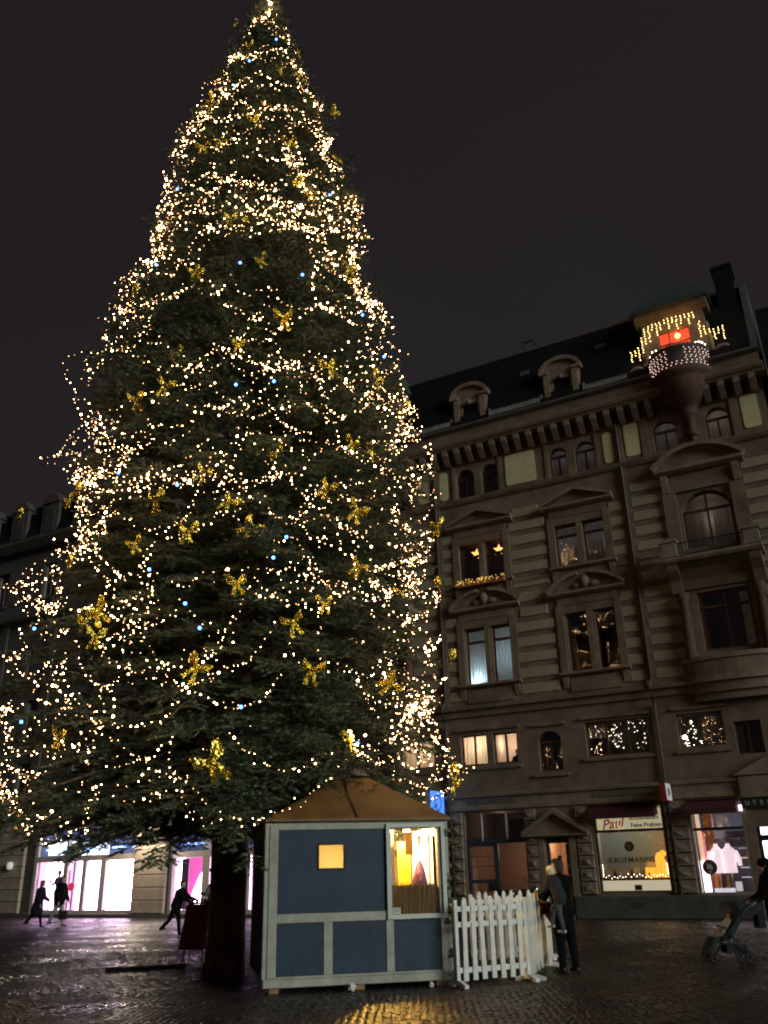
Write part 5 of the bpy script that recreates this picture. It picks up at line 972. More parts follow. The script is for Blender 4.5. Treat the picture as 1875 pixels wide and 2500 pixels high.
# inside: reed screen, curtains, boards, lamps
reed = MB()
for k in range(64):
    x = 1.94 + 0.835 * (k + random.random() * 0.6) / 64; reed.tube([(x, 0.05 + random.uniform(0, 0.03), 1.03), (x + random.gauss(0, 0.008), 0.05 + random.uniform(0, 0.03), 1.46 + random.uniform(-0.02, 0.02))], random.uniform(0.004, 0.009), 4)
o = reed.build('reed_screen', mat('reed_straw', (0.42, 0.26, 0.09), 0.6, vary=0.5, vscale=30), BO); o['kind'] = 'stuff'
q = MB(); q.box(1.94, 2.775, 0.10, 0.11, 1.03, 1.44); q.build('reed_backing', mat('straw_back', (0.20, 0.11, 0.03), 0.8), BO)
q = MB(); q.box(1.95, 2.04, 1.2, 1.24, 1.0, 2.2); q.build('orange_board', mat('orange_board', (0.8, 0.38, 0.12), 0.7), BO)
q = MB(); q.box(1.98, 2.16, 1.5, 1.54, 0.6, 2.2); q.build('peach_board', mat('peach_board', (0.85, 0.55, 0.33), 0.7), BO)
WCL = mat('white_cloth', (0.9, 0.88, 0.82), 0.8)
for (a, b) in ((2.12, 2.26), (2.58, 2.95)):
    k = MB(); vs_ = []
    for i in range(13):
        x = a + (b - a) * i / 12; yy = 1.2 + 0.03 * sin(i * 1.9); vs_ += [(x, yy, 0.9), (x, yy, 2.3)]
    k.add(vs_, [(2 * i, 2 * i + 2, 2 * i + 3, 2 * i + 1) for i in range(12)]); k.build('white_drape', WCL, BO, True)
q = MB(); q.box(2.28, 2.50, 1.0, 1.03, 0.7, 2.12); q.build('yellow_board', mat('yellow_board', (0.95, 0.72, 0.04), 0.6), BO)
q = MB(); q.box(2.35, 2.48, 0.7, 0.74, 1.9, 2.35); q.build('brown_post', mat('brown_post', (0.4, 0.2, 0.05), 0.7), BO)
q = MB(); q.lathe([(0.10, 0), (0.14, 0.25), (0.09, 0.45), (0.03, 0.62)], (2.62, 0.85, 1.2), 8); q.build('purple_puppet', mat('purple_cloth', (0.16, 0.06, 0.14), 0.8, vary=0.5, vscale=10), BO, True)
q = MB(); q.lathe([(0.02, 0), (0.05, 0.12), (0.02, 0.3)], (2.60, 0.72, 1.5), 7); q.build('pink_ribbon', mat('pink_ribbon', (0.8, 0.3, 0.55), 0.6), BO)
q = MB(); q.box(2.62, 2.67, 0.9, 0.93, 2.06, 2.22); q.box(2.59, 2.70, 0.9, 0.93, 2.16, 2.19); q.build('red_star', mat('red_ornament', (0.6, 0.03, 0.04), 0.6), BO)
for (x, y) in ((2.05, 0.55), (2.30, 0.35), (2.62, 0.40)):
    q = MB(); q.lathe([(0.045, 0.06), (0.065, 0.0), (0.0, -0.005)], (x, y, 2.26), 10); q.build('lamp_bulb', emitter('hot_bulb', (1.0, 0.72, 0.34), 40.0), BO, True)
    q = MB(); q.lathe([(0.0, 0.14), (0.05, 0.13), (0.07, 0.04), (0.065, 0.03)], (x, y, 2.26), 10); q.build('lamp_shade', IRON, BO, True)
lamp('booth_lamp', (2.45, 0.85, 2.16), 140, (1.0, 0.66, 0.24), 0.06, BO); lamp('booth_spot', (2.40, 0.95, 2.22), 540, (1.0, 0.54, 0.09), 0.05, BO, 'SPOT', (radians(56), 0, radians(178)), radians(64)); lamp('booth_lamp', (2.2, 1.9, 2.1), 60, (1.0, 0.76, 0.42), 0.1, BO); lamp('booth_lamp', (1.0, 0.55, 1.75), 15, (1.0, 0.70, 0.26), 0.1, BO)
# ivy on the corner post
iv = MB(); 
iv.tube([(2.88, -0.03, 1.02), (2.86, -0.03, 1.35), (2.90, -0.03, 1.5), (2.87, -0.03, 1.62)], 0.006, 4)
ivo = empty('ivy_sprig', (-1.924, 14.514, 0), radians(12.31), 'small ivy sprigs clinging to the right corner post of the booth', 'ivy'); iv.build('stem', LEAF, ivo)
for (x, z) in ((2.86, 1.10), (2.89, 1.22), (2.84, 1.31), (2.90, 1.40), (2.87, 1.50), (2.82, 0.92), (2.86, 0.88), (2.88, 0.42), (2.89, 0.5), (2.84, 2.24), (2.88, 2.2), (2.87, 1.03)):
    q = MB(); s_ = random.uniform(0.035, 0.055); a = random.uniform(0, 6.28); pts = [(x + s_ * r_ * cos(a + t), -0.045 - 0.012 * (i % 2), z + s_ * r_ * sin(a + t)) for i, (t, r_) in enumerate(((0, 1.3), (0.6, 0.6), (1.2, 1.0), (2.2, 0.7), (3.14, 0.35), (4.0, 0.7), (5.1, 1.0), (5.7, 0.6)))]; q.add(pts, [tuple(range(8))]); q.build('leaf', LEAF, ivo)
for (x, y, s_, lab) in ((-0.654, 14.62, 0.062, 'larger white lump of paper lying below the booth front'), (0.537, 14.86, 0.045, 'smaller white lump of paper below the booth corner')):
    q = MB(); q.ball((0, 0, s_ * 0.85), s_, 7, 5, (1.0, 0.8, 0.95)); q.v = [(a + random.gauss(0, s_ * 0.13), b + random.gauss(0, s_ * 0.13), max(0.0, c + random.gauss(0, s_ * 0.13))) for a, b, c in q.v]
    o = q.build('crumpled_paper', mat('white_paper', (0.72, 0.72, 0.68), 0.8)); o.location = (x, y, 0.016); tag(o, lab, 'litter')

# ---------------------------------------------------------------- picket fence panels
FENCE = mat('white_fence_paint', (0.78, 0.81, 0.77), 0.55, vary=0.22, vscale=5, bump=0.15, bscale=30)
def picket_mesh():
    w = 0.043; pts = [(-w, 0.10), (w, 0.10), (w * 0.85, 0.6), (w, 1.02), (w * 0.72, 1.09), (w * 1.0, 1.15), (w * 0.98, 1.20), (w * 0.6, 1.245), (0, 1.262), (-w * 0.6, 1.245), (-w * 0.98, 1.20), (-w, 1.15), (-w * 0.72, 1.09), (-w, 1.02), (-w * 0.85, 0.6)]
    q = MB(); q.prism(pts, -0.03, -0.008); return q.mesh('picket', FENCE)
PK = picket_mesh()
def fence(p, q_, n, label, feet=(True, True)):
    p, q_ = Vector((*p, 0)), Vector((*q_, 0)); L = (q_ - p).length; f = empty('picket_fence_panel', p, atan2(q_.y - p.y, q_.x - p.x), label, 'fence', 'white picket fence panels around the pen')
    for z in (0.20, 0.83, 1.05): r = MB(); r.box(0.02, L - 0.02, -0.006, 0.018, z, z + 0.075); r.build('rail', FENCE, f)
    for k in range(n): o = link('picket', PK, f, (L * (k + 0.75) / (n + 0.5), random.uniform(-0.002, 0.002), random.uniform(-0.008, 0.008))); o.rotation_euler = (random.gauss(0, 0.006), random.gauss(0, 0.016), 0)
    for k, on in ((0, feet[0]), (1, feet[1])):
        x = 0.0 if k == 0 else L; r = MB(); r.box(x - 0.028, x + 0.028, -0.028, 0.028, 0.055, 1.22); r.build('post', FENCE, f)
        if on: r = MB(); r.prismx([(-0.24, 0.015), (-0.15, 0.015), (-0.11, 0.05), (0.11, 0.05), (0.15, 0.015), (0.24, 0.015), (0.24, 0.06), (0.06, 0.11), (-0.06, 0.11), (-0.24, 0.06)], x - 0.035, x + 0.035); r.build('foot', FENCE, f)
    return f
fence((0.95, 14.80), (2.10, 15.41), 7, 'white picket fence panel beside the booth facing the viewer')
fence((2.14, 15.47), (2.74, 17.25), 11, 'white picket fence panel running back past the adult with the child')
fence((2.77, 17.33), (3.04, 18.77), 9, 'farthest white picket panel behind the adult with the child')
fence((1.45, 17.9), (2.95, 18.8), 8, 'white picket fence panel closing the back of the pen', (False, True))
# low greenery inside the pen
gp = empty('pen_greenery', (1.6, 15.9, 0.0), 0, 'low dark greenery on the ground inside the fenced pen', 'plant')
for k in range(14):
    q = MB(); x, y = random.uniform(-0.4, 0.9), random.uniform(-0.2, 1.4); 
    for j in range(26):
        a = random.uniform(0, 6.28); h_ = random.uniform(0.08, 0.3); d = random.uniform(0.02, 0.16); q.add([(x + d * cos(a), y + d * sin(a), 0), (x + d * cos(a) + 0.03, y + d * sin(a), 0.0), (x + d * 2 * cos(a), y + d * 2 * sin(a), h_)], [(0, 1, 2)])
    q.build('leaf_tuft', LEAF, gp)

# ---------------------------------------------------------------- at the foot of the tree
WDG = mat('wedge_wood', (0.26, 0.13, 0.055), 0.75, vary=0.4, vscale=8)
for i, (x, y, rz, h_, lab) in enumerate(((-3.40, 17.42, 0.2, 0.22, 'wooden wedge against the front of the trunk by the red stand'), (-2.98, 17.36, -0.1, 0.24, 'wooden wedge in the middle of the trunk foot'), (-2.80, 17.52, -0.5, 0.62, 'taller wooden post wedged between trunk and booth'))):
    q = MB(); q.prism([(-0.07, 0.012), (0.07, 0.012), (0.055, h_), (-0.04, h_ * 0.92)], -0.06, 0.05); o = q.build('wooden_wedge', WDG if i < 2 else DKWOOD); o.location = (x, y, 0); o.rotation_euler = (0, 0, rz); tag(o, lab, 'wedge', 'wedges holding the trunk')
q = MB(); q.prismx([(-0.16, 0.012), (0.16, 0.012), (0.10, 0.07), (-0.10, 0.07)], -0.75, 0.75)
for k in range(4): q.box(-0.72 + 0.38 * k, -0.42 + 0.38 * k, -0.03, 0.03, 0.071, 0.076)
o = q.build('cable_ramp', mat('black_rubber', (0.015, 0.015, 0.017), 0.6)); o.location = (-4.85, 18.9, 0); o.rotation_euler = (0, 0, 0.3); tag(o, 'flat black cable ramp lying on the cobbles beside the trunk', 'cable ramp')
# red draped stand
RS = empty('red_stand', (-4.2, 19.95, 0), radians(-8), 'slanted dark red display stand with cups on top next to the trunk', 'stand')
RED = mat('dark_red_board', (0.20, 0.010, 0.014), 0.75, vary=0.15)
q = MB(); q.add([(-0.28, -0.02, 0.26), (0.22, 0.0, 0.24), (0.30, 0.02, 1.10), (-0.16, 0.0, 1.11), (-0.26, 0.10, 0.26), (0.24, 0.12, 0.24), (0.32, 0.14, 1.10), (-0.14, 0.12, 1.11)], [(0, 1, 2, 3), (7, 6, 5, 4), (1, 5, 6, 2), (4, 0, 3, 7), (3, 2, 6, 7), (0, 4, 5, 1)]); q.build('red_board', RED, RS)
q = MB(); q.box(-0.16, 0.36, 0.0, 0.4, 1.112, 1.14); q.build('table_top', DKWOOD, RS)
q = MB(); q.add([(0.24, 0.13, 0.2), (0.36, 0.3, 0.2), (0.44, 0.32, 1.10), (0.33, 0.15, 1.10)], [(0, 1, 2, 3)]); q.box(0.24, 0.38, 0.13, 0.34, 0.1, 0.2); q.build('side_cloth', BLACKCL, RS)
for x, y in ((-0.2, 0.05), (0.2, 0.05), (-0.18, 0.34), (0.26, 0.34)): q = MB(); q.tube([(x, y, 0.01), (x + 0.03, y, 0.3)], 0.016, 6); q.build('leg', ZINC, RS)
for k, (x, m_) in enumerate(((-0.08, WCL), (0.02, IRON), (0.12, WCL), (0.2, IRON))):
    q = MB(); q.lathe([(0.028, 0), (0.036, 0.07), (0.033, 0.07), (0.026, 0.006)], (x, 0.12, 1.14), 9); c_ = q.build('cup', m_); c_.parent = None; c_.location = RS.location; c_.rotation_euler = RS.rotation_euler; tag(c_, ['leftmost white cup on the red stand', 'dark cup between two white cups on the red stand', 'white cup in the middle of the red stand', 'dark cup at the trunk side of the red stand'][k], 'cup', 'cups on the red stand')
q = MB(); q.lathe([(0.05, 0), (0.06, 0.06), (0.03, 0.14), (0.0, 0.16)], (0.30, 0.16, 1.14), 9); c_ = q.build('red_bag', mat('red_bag', (0.45, 0.04, 0.04), 0.6)); c_.location = RS.location; c_.rotation_euler = RS.rotation_euler; tag(c_, 'small red bag standing on the red stand', 'bag')

# ---------------------------------------------------------------- signs on the facade
def fthing(name, label, cat, group=None): return empty(name, P0, FANG, label, cat, group)
rs = fthing('projecting_sign', 'dark red and white box sign projecting between the two shop windows', 'sign')
q = MB(); q.box(1.74, 1.93, -1.0, -0.15, 3.62, 4.22); q.build('red_box', mat('sign_red', (0.22, 0.008, 0.02), 0.5), rs)
q = MB(); q.box(1.932, 1.945, -0.97, -0.18, 3.65, 4.19); q.build('white_face', mat('sign_white', (0.72, 0.72, 0.74), 0.5, emit=(0.9, 0.9, 1), estr=0.10), rs)
q = MB(); q.box(1.946, 1.952, -0.70, -0.48, 3.80, 4.04); q.build('dark_mark', GREYINK, rs)
q = MB(); q.box(1.80, 1.87, -0.15, 0.0, 3.88, 3.96); q.build('bracket', IRON, rs)
bs = fthing('blue_projecting_sign', 'glowing blue sign with a curled line mark above the booth roof', 'sign')
q = MB(); q.box(-6.86, -6.62, -1.35, -0.15, 3.55, 4.45); q.build('sign_box', mat('sign_grey', (0.32, 0.34, 0.35), 0.5), bs)
q = MB(); q.box(-6.618, -6.60, -1.33, -0.17, 3.57, 4.43); q.build('blue_face', mat('sign_blue', (0.06, 0.2, 0.8), 0.4, emit=(0.10, 0.30, 1.0), estr=0.9), bs)
q = MB(); pts = []
for t in np.linspace(0.3, 2 * pi * 1.25, 34): r_ = 0.36 - 0.022 * t; pts.append((-6.592, -0.75 - r_ * cos(t) * 1.05, 4.0 + r_ * sin(t) * 0.9))
q.tube(pts, 0.018, 5); q.build('curl_mark', mat('sign_navy', (0.01, 0.03, 0.2), 0.5), bs)

# ---------------------------------------------------------------- festive lights on the facade
def small_bulbs(parent, pts, m_, r, name='bulb'):
    q = MB(); q.ball((0, 0, 0), r, 6, 4); me = q.mesh(name, m_, True)
    for p in pts: link(name, me, parent, p)
ic = fthing('icicle_light_curtain', 'golden icicle lights hanging around the turret opening above the round balcony', 'icicle lights')
top_ = [(2.87, 21.15), (3.17, 21.2), (3.5, 22.05), (3.74, 22.16), (4.2, 22.17), (4.6, 22.25), (5.0, 22.2), (5.5, 22.18), (5.66, 21.65), (5.86, 21.31), (6.05, 21.14), (6.44, 21.2)]
w = MB(); w.tube([(u_, -0.26, z_) for u_, z_ in top_], 0.008, 4); w.build('wire', IRON, ic); P_ = []
us = np.linspace(2.87, 6.46, 23)
for i, u_ in enumerate(us):
    zt = np.interp(u_, [a for a, b in top_], [b for a, b in top_]); n_ = [5, 3, 6, 4, 2][i % 5]
    if 3.35 < u_ < 3.75 or 5.5 < u_ < 5.8: n_ = 7
    for k in range(n_): P_.append((u_ + random.gauss(0, 0.012), -0.27, zt - 0.115 * k + random.gauss(0, 0.01)))
small_bulbs(ic, P_, GOLDB, 0.019)
nt = fthing('net_lights', 'net of rosy lights wrapped around the round balcony parapet', 'net lights')
P_ = []
for i in range(17):
    for j in range(8):
        if abs(i - 8.2) < 1.4 and j > 1: continue
        a = pi * 1.08 + pi * 0.84 * i / 16 + (j % 2) * 0.04; P_.append((4.63 + 1.17 * cos(a), 1.17 * sin(a), 19.55 + 0.115 * j + random.gauss(0, 0.012)))
small_bulbs(nt, P_, PINKB, 0.012)
bl = fthing('balcony_garland', 'dark evergreen garland with white lights along the rim of the round balcony', 'garland')
g_ = MB(); pts = [(4.63 + 1.14 * cos(a), 1.14 * sin(a), 20.42) for a in np.linspace(pi * 1.02, pi * 1.98, 40)]
for p in pts:
    for k in range(9): d = Vector((random.gauss(0, 1), random.gauss(0, 1), random.gauss(0.3, 0.8))).normalized() * 0.14; g_.add([Vector(p) + Vector((0.015, 0, 0)), Vector(p) - Vector((0.015, 0, 0)), Vector(p) + d], [(0, 1, 2)])
g_.build('evergreen', LEAF, bl)
small_bulbs(bl, [(p[0] + random.gauss(0, 0.03), p[1], 20.46 + random.uniform(-0.03, 0.12)) for k, p in enumerate(pts) if k in (2, 3, 5, 6, 8, 9, 10, 30, 31, 33, 34, 36)], WHITEB, 0.026)
# paper stars and window box lights
STARM = emitter('paper_star_glow', (1.0, 0.50, 0.14), 2.2)
for (u_, z_, lab, rz) in ((-4.80, 14.03, 'orange paper star in the left pane of the third floor window', 0.2), (-3.78, 14.03, 'orange paper star in the right pane of the third floor window', 0.1)):
    s_ = fthing('paper_star', lab, 'star'); q = MB(); n_ = 5
    rim = [(u_ + (0.26 if k % 2 == 0 else 0.11) * sin(pi * k / n_ + rz), z_ + (0.26 if k % 2 == 0 else 0.11) * cos(pi * k / n_ + rz)) for k in range(10)]
    q.add([(u_, 0.30, z_), (u_, 0.44, z_)] + [(x, 0.37, z) for x, z in rim], [(0, 2 + k, 2 + (k + 1) % 10) for k in range(10)] + [(1, 2 + (k + 1) % 10, 2 + k) for k in range(10)]); q.build('star_body', STARM, s_)
    q = MB(); q.tube([(u_, 0.37, z_ + 0.26), (u_, 0.37, 14.36)], 0.004, 4); q.build('cord', IRON, s_)
    lamp('star_light', (u_, 0.24, z_), 1.6, (1.0, 0.5, 0.15), 0.05, s_)
wb = fthing('window_box_lights', 'evergreen window box full of golden lights on the third floor sill', 'window box')
q = MB(); q.box(-5.5, -3.4, -0.30, -0.06, 12.45, 12.60); q.build('box', mat('terracotta', (0.30, 0.12, 0.05), 0.8), wb)
g_ = MB()
for k in range(520):
    p = Vector((random.uniform(-5.5, -3.4), random.uniform(-0.30, -0.06), random.uniform(12.5, 12.72))); d = Vector((random.gauss(0, 1), random.gauss(0, 1), random.gauss(0.4, 0.8))).normalized() * 0.12; g_.add([p + Vector((0.014, 0, 0)), p - Vector((0.014, 0, 0)), p + d], [(0, 1, 2)])
g_.build('evergreen', LEAF, wb)
small_bulbs(wb, [(random.uniform(-5.52, -3.38), -0.33 + random.uniform(-0.03, 0.06), 12.52 + random.uniform(0, 0.22)) for k in range(80)], emitter('window_box_bulb', (1.0, 0.58, 0.14), 5.0), 0.010)
# small tree with lights behind the mezzanine glass
mt = fthing('window_christmas_tree', 'small lit Christmas tree standing behind a mezzanine window', 'christmas tree')
q = MB()
for k in range(700):
    z_ = random.random() ** 1.3; r_ = 0.34 * (1 - z_) + 0.03; a = random.uniform(0, 6.28); p = Vector((2.80 + r_ * cos(a), 0.75 + 0.6 * r_ * sin(a), 5.30 + 1.15 * z_)); d = Vector((cos(a), sin(a), -0.2)) * 0.1; q.add([p + Vector((0, 0, 0.02)), p - Vector((0, 0, 0.02)), p + d], [(0, 1, 2)])
q.build('crown', LEAF, mt); small_bulbs(mt, [(2.80 + (0.36 * (1 - z_)) * cos(a) , 0.72 + 0.5 * (0.36 * (1 - z_)) * sin(a) - 0.05, 5.38 + 1.0 * z_) for a, z_ in ((random.uniform(pi, 2 * pi), random.random() ** 1.2) for k in range(34))], WHITEB, 0.013); small_bulbs(mt, [(2.56, 0.42, 5.78)], emitter('window_lamp', (1, 0.85, 0.72), 26.0), 0.07, 'table_lamp')
ml = fthing('window_sill_lights', 'light chain hanging behind the three pane mezzanine window', 'light chain')
small_bulbs(ml, [(random.choice((-0.7, -0.45, 0.05, 0.3, 0.85, 1.2)) + random.gauss(0, 0.12), 0.34, 5.5 + random.random() * 0.95) for k in range(46)], WHITEB, 0.011)
q = MB(); q.tube([(-0.8, 0.34, 6.45), (0.2, 0.34, 6.35), (1.3, 0.34, 6.45)], 0.005, 4); q.build('wire', IRON, ml)
for k, x in enumerate((-0.55, -0.2, 0.2, 0.75, 1.1)):
    q = MB(); q.lathe([(0.05, 0), (0.07, 0.1), (0.06, 0.12), (0, 0.12)], (x, 0.42, 5.34), 8)
    for j in range(22): a = random.uniform(0, 6.28); q.add([(x, 0.42, 5.45), (x + 0.02, 0.42, 5.46), (x + 0.14 * cos(a), 0.42 + 0.05 * sin(a), 5.5 + random.uniform(0, 0.2))], [(0, 1, 2)])
    o = q.build('potted_plant', LEAF); o.location = P0; o.rotation_euler = (0, 0, FANG); tag(o, ['first', 'second', 'third', 'fourth', 'last'][k] + ' small potted plant from the tree side on the three pane window sill', 'plant', 'plants on the mezzanine sill')

# ---------------------------------------------------------------- motorcycle by the gate
mo = empty('parked_motorcycle', F2W(-3.45, 0, 1.25), FANG + radians(8), 'dark motorcycle parked in front of the gate behind the picket fence', 'motorcycle')
CHROME = mat('chrome', (0.5, 0.5, 0.5), 0.2, metal=1.0); BLKP = mat('black_paint', (0.015, 0.015, 0.018), 0.25, coat=0.5); RUB = mat('tyre_rubber', (0.015, 0.015, 0.016), 0.8)
for x, r_ in ((-0.72, 0.31), (0.70, 0.30)):
    q = MB(); q.tube([(x + r_ * cos(t), 0, 0.32 + r_ * sin(t)) for t in np.linspace(0, 2 * pi, 25)], 0.055, 7); w_ = q.build('wheel', RUB, mo, True); q = MB(); q.tube([(x, -0.04, 0.32), (x, 0.04, 0.32)], 0.09, 10); q.build('hub', CHROME, w_, True)
    q = MB(); [q.tube([(x, 0, 0.32), (x + 0.28 * cos(t), 0, 0.32 + 0.28 * sin(t))], 0.008, 4) for t in np.linspace(0, 2 * pi, 11)[:-1]]; q.build('spokes', CHROME, w_)
q = MB(); q.ball((0.22, 0, 0.86), 0.2, 12, 8, (1.5, 0.75, 0.75)); q.build('fuel_tank', BLKP, mo, True); q = MB(); q.ball((0.05, 0, 0.48), 0.2, 10, 8, (1.2, 0.9, 1.0)); q.box(-0.2, 0.3, -0.12, 0.12, 0.3, 0.6); q.build('engine', mat('engine_metal', (0.15, 0.15, 0.15), 0.4, metal=0.8), mo)
q = MB(); q.tube([(-0.75, 0, 0.92), (-0.45, 0, 0.86), (-0.1, 0, 0.84)], [0.09, 0.13, 0.12], 8); q.build('seat', BLKP, mo, True); q = MB(); q.tube([(0.70, 0.09, 0.32), (0.48, 0.09, 1.02)], 0.028, 7); q.tube([(0.70, -0.09, 0.32), (0.48, -0.09, 1.02)], 0.028, 7); q.build('fork', CHROME, mo, True)
q = MB(); q.tube([(0.30, -0.42, 1.06), (0.46, -0.2, 1.10), (0.46, 0.2, 1.10), (0.30, 0.42, 1.06)], 0.018, 7); q.build('handlebar', BLKP, mo, True); q = MB(); q.ball((0.62, 0, 0.98), 0.11, 10, 8); q.build('headlight', CHROME, mo, True)
for s_ in (-1, 1): q = MB(); q.tube([(0.36, s_ * 0.36, 1.08), (0.36, s_ * 0.42, 1.28)], 0.008, 5); q.ball((0.36, s_ * 0.43, 1.32), 0.07, 8, 6, (0.4, 1.1, 0.7)); q.build('mirror', BLKP, mo, True)
q = MB(); q.tube([(0.1, -0.14, 0.35), (-0.3, -0.18, 0.32), (-0.9, -0.2, 0.42)], [0.03, 0.045, 0.05], 8); q.build('exhaust', CHROME, mo, True); q = MB(); q.box(-1.0, -0.6, -0.16, 0.16, 0.95, 1.2); q.build('top_case', BLKP, mo)

# ---------------------------------------------------------------- pushchair
pc = empty('pushchair', (6.02, 17.55, 0), radians(180), 'dark teal pushchair with a child inside near the clothes shop', 'pushchair')
TEAL = mat('dark_teal_fabric', (0.005, 0.018, 0.020), 0.85, vary=0.2); FRM = mat('dark_frame', (0.03, 0.03, 0.035), 0.4, metal=0.5)
for (x, y) in ((0.30, -0.22), (0.30, 0.22), (-0.32, -0.24), (-0.32, 0.24)):
    q = MB(); r_ = 0.085; q.tube([(x + r_ * cos(t), y, 0.10 + r_ * sin(t)) for t in np.linspace(0, 2 * pi, 17)], 0.022, 6); q.tube([(x, y - 0.02, 0.10), (x, y + 0.02, 0.10)], 0.045, 8); q.build('wheel', RUB, pc, True)
for s_ in (-1, 1):
    q = MB(); q.tube([(0.32, s_ * 0.22, 0.12), (0.10, s_ * 0.24, 0.42), (-0.30, s_ * 0.25, 0.84), (-0.58, s_ * 0.24, 1.02)], 0.014, 6); q.tube([(-0.32, s_ * 0.24, 0.12), (0.02, s_ * 0.24, 0.50)], 0.014, 6); q.build('frame_tube', FRM, pc, True)
q = MB(); q.tube([(-0.58, -0.24, 1.02), (-0.58, 0.24, 1.02)], 0.018, 7); q.build('handle', FRM, pc, True)
q = MB(); q.prism([(-0.36, 0.80), (-0.30, 0.84), (0.02, 0.44), (0.26, 0.42), (0.40, 0.20), (0.36, 0.17), (0.20, 0.36), (-0.02, 0.37)][::-1], -0.20, 0.20); q.build('seat', TEAL, pc)
q = MB(); n_ = 9; pr_ = [(-0.34 + 0.26 * sin(t) - 0.16 * cos(t), 0.72 + 0.20 * sin(t) + 0.20 * cos(t)) for t in np.linspace(-0.5, 0.9, n_)]
q.prism(pr_ + [(-0.28, 0.70)], -0.22, 0.22); q.build('hood', TEAL, pc); q = MB(); q.box(-0.30, 0.06, -0.18, 0.18, 0.16, 0.30); q.build('basket', BLACKCL, pc)
q = MB(); q.box(0.02, 0.06, -0.2, 0.2, 0.56, 0.60); q.build('bumper_bar', FRM, pc)
q = MB(); q.box(-0.72, -0.60, -0.12, 0.16, 0.55, 0.85); q.build('hanging_bag', BLACKCL, pc)
# ---------------------------------------------------------------- people
SKIN = mat('skin', (0.50, 0.29, 0.20), 0.6)
def capsule(mb, p, q, r0, r1, n=12, m=4):
    p, q = Vector(p), Vector(q); d = q - p; L = d.length; d = d / L if L > 1e-6 else Vector((0, 0, 1))
    a = d.cross(Vector((0, 0, 1))); a = d.cross(Vector((1, 0, 0))) if a.length < 0.05 else a; a.normalize(); b = d.cross(a); vs_ = []; prof = []
    for i in range(m + 1): t = pi / 2 * i / m; prof.append((-r0 * cos(t), r0 * sin(t)))
    for i in range(m + 1): t = pi / 2 * i / m; prof.append((L + r1 * sin(t), r1 * cos(t)))
    for h, r in prof: vs_ += [p + d * h + (a * cos(2 * pi * j / n) + b * sin(2 * pi * j / n)) * max(r, 1e-4) for j in range(n)]
    k = len(prof); mb.add(vs_, [(i * n + j, i * n + (j + 1) % n, (i + 1) * n + (j + 1) % n, (i + 1) * n + j) for i in range(k - 1) for j in range(n)] + [tuple(range(n - 1, -1, -1)), tuple(range((k - 1) * n, k * n))])
def melt(name, caps, mats, parent, voxel, smooth=5):
    mb = MB()
    for (p, q, r0, r1, tg) in caps: capsule(mb, p, q, r0, r1)
    me = mb.mesh(name, mats[0]); tmp = bpy.data.objects.new(name, me); col.objects.link(tmp)
    rm = tmp.modifiers.new('r', 'REMESH'); rm.mode = 'VOXEL'; rm.voxel_size = voxel
    sm = tmp.modifiers.new('s', 'SMOOTH'); sm.factor = 0.5; sm.iterations = smooth
    out = bpy.data.meshes.new_from_object(tmp.evaluated_get(bpy.context.evaluated_depsgraph_get())); bpy.data.objects.remove(tmp); bpy.data.meshes.remove(me)
    out.materials.clear()
    for m_ in mats: out.materials.append(m_)
    n = len(out.polygons); c = np.empty(n * 3); out.polygons.foreach_get('center', c); c = c.reshape(-1, 3); best = np.full(n, 1e9); idx = np.zeros(n, int)
    for (p, q, r0, r1, tg) in caps:
        p, q = np.array(p), np.array(q); d = q - p; L2 = max(d @ d, 1e-9); t = np.clip(((c - p) @ d) / L2, 0, 1); dist = np.linalg.norm(c - p - t[:, None] * d, axis=1) - (r0 + (r1 - r0) * t); w = dist < best - 1e-6; best[w] = dist[w]; idx[w] = tg
    out.polygons.foreach_set('material_index', idx); out.polygons.foreach_set('use_smooth', [True] * n); out.update()
    return link(name, out, parent)
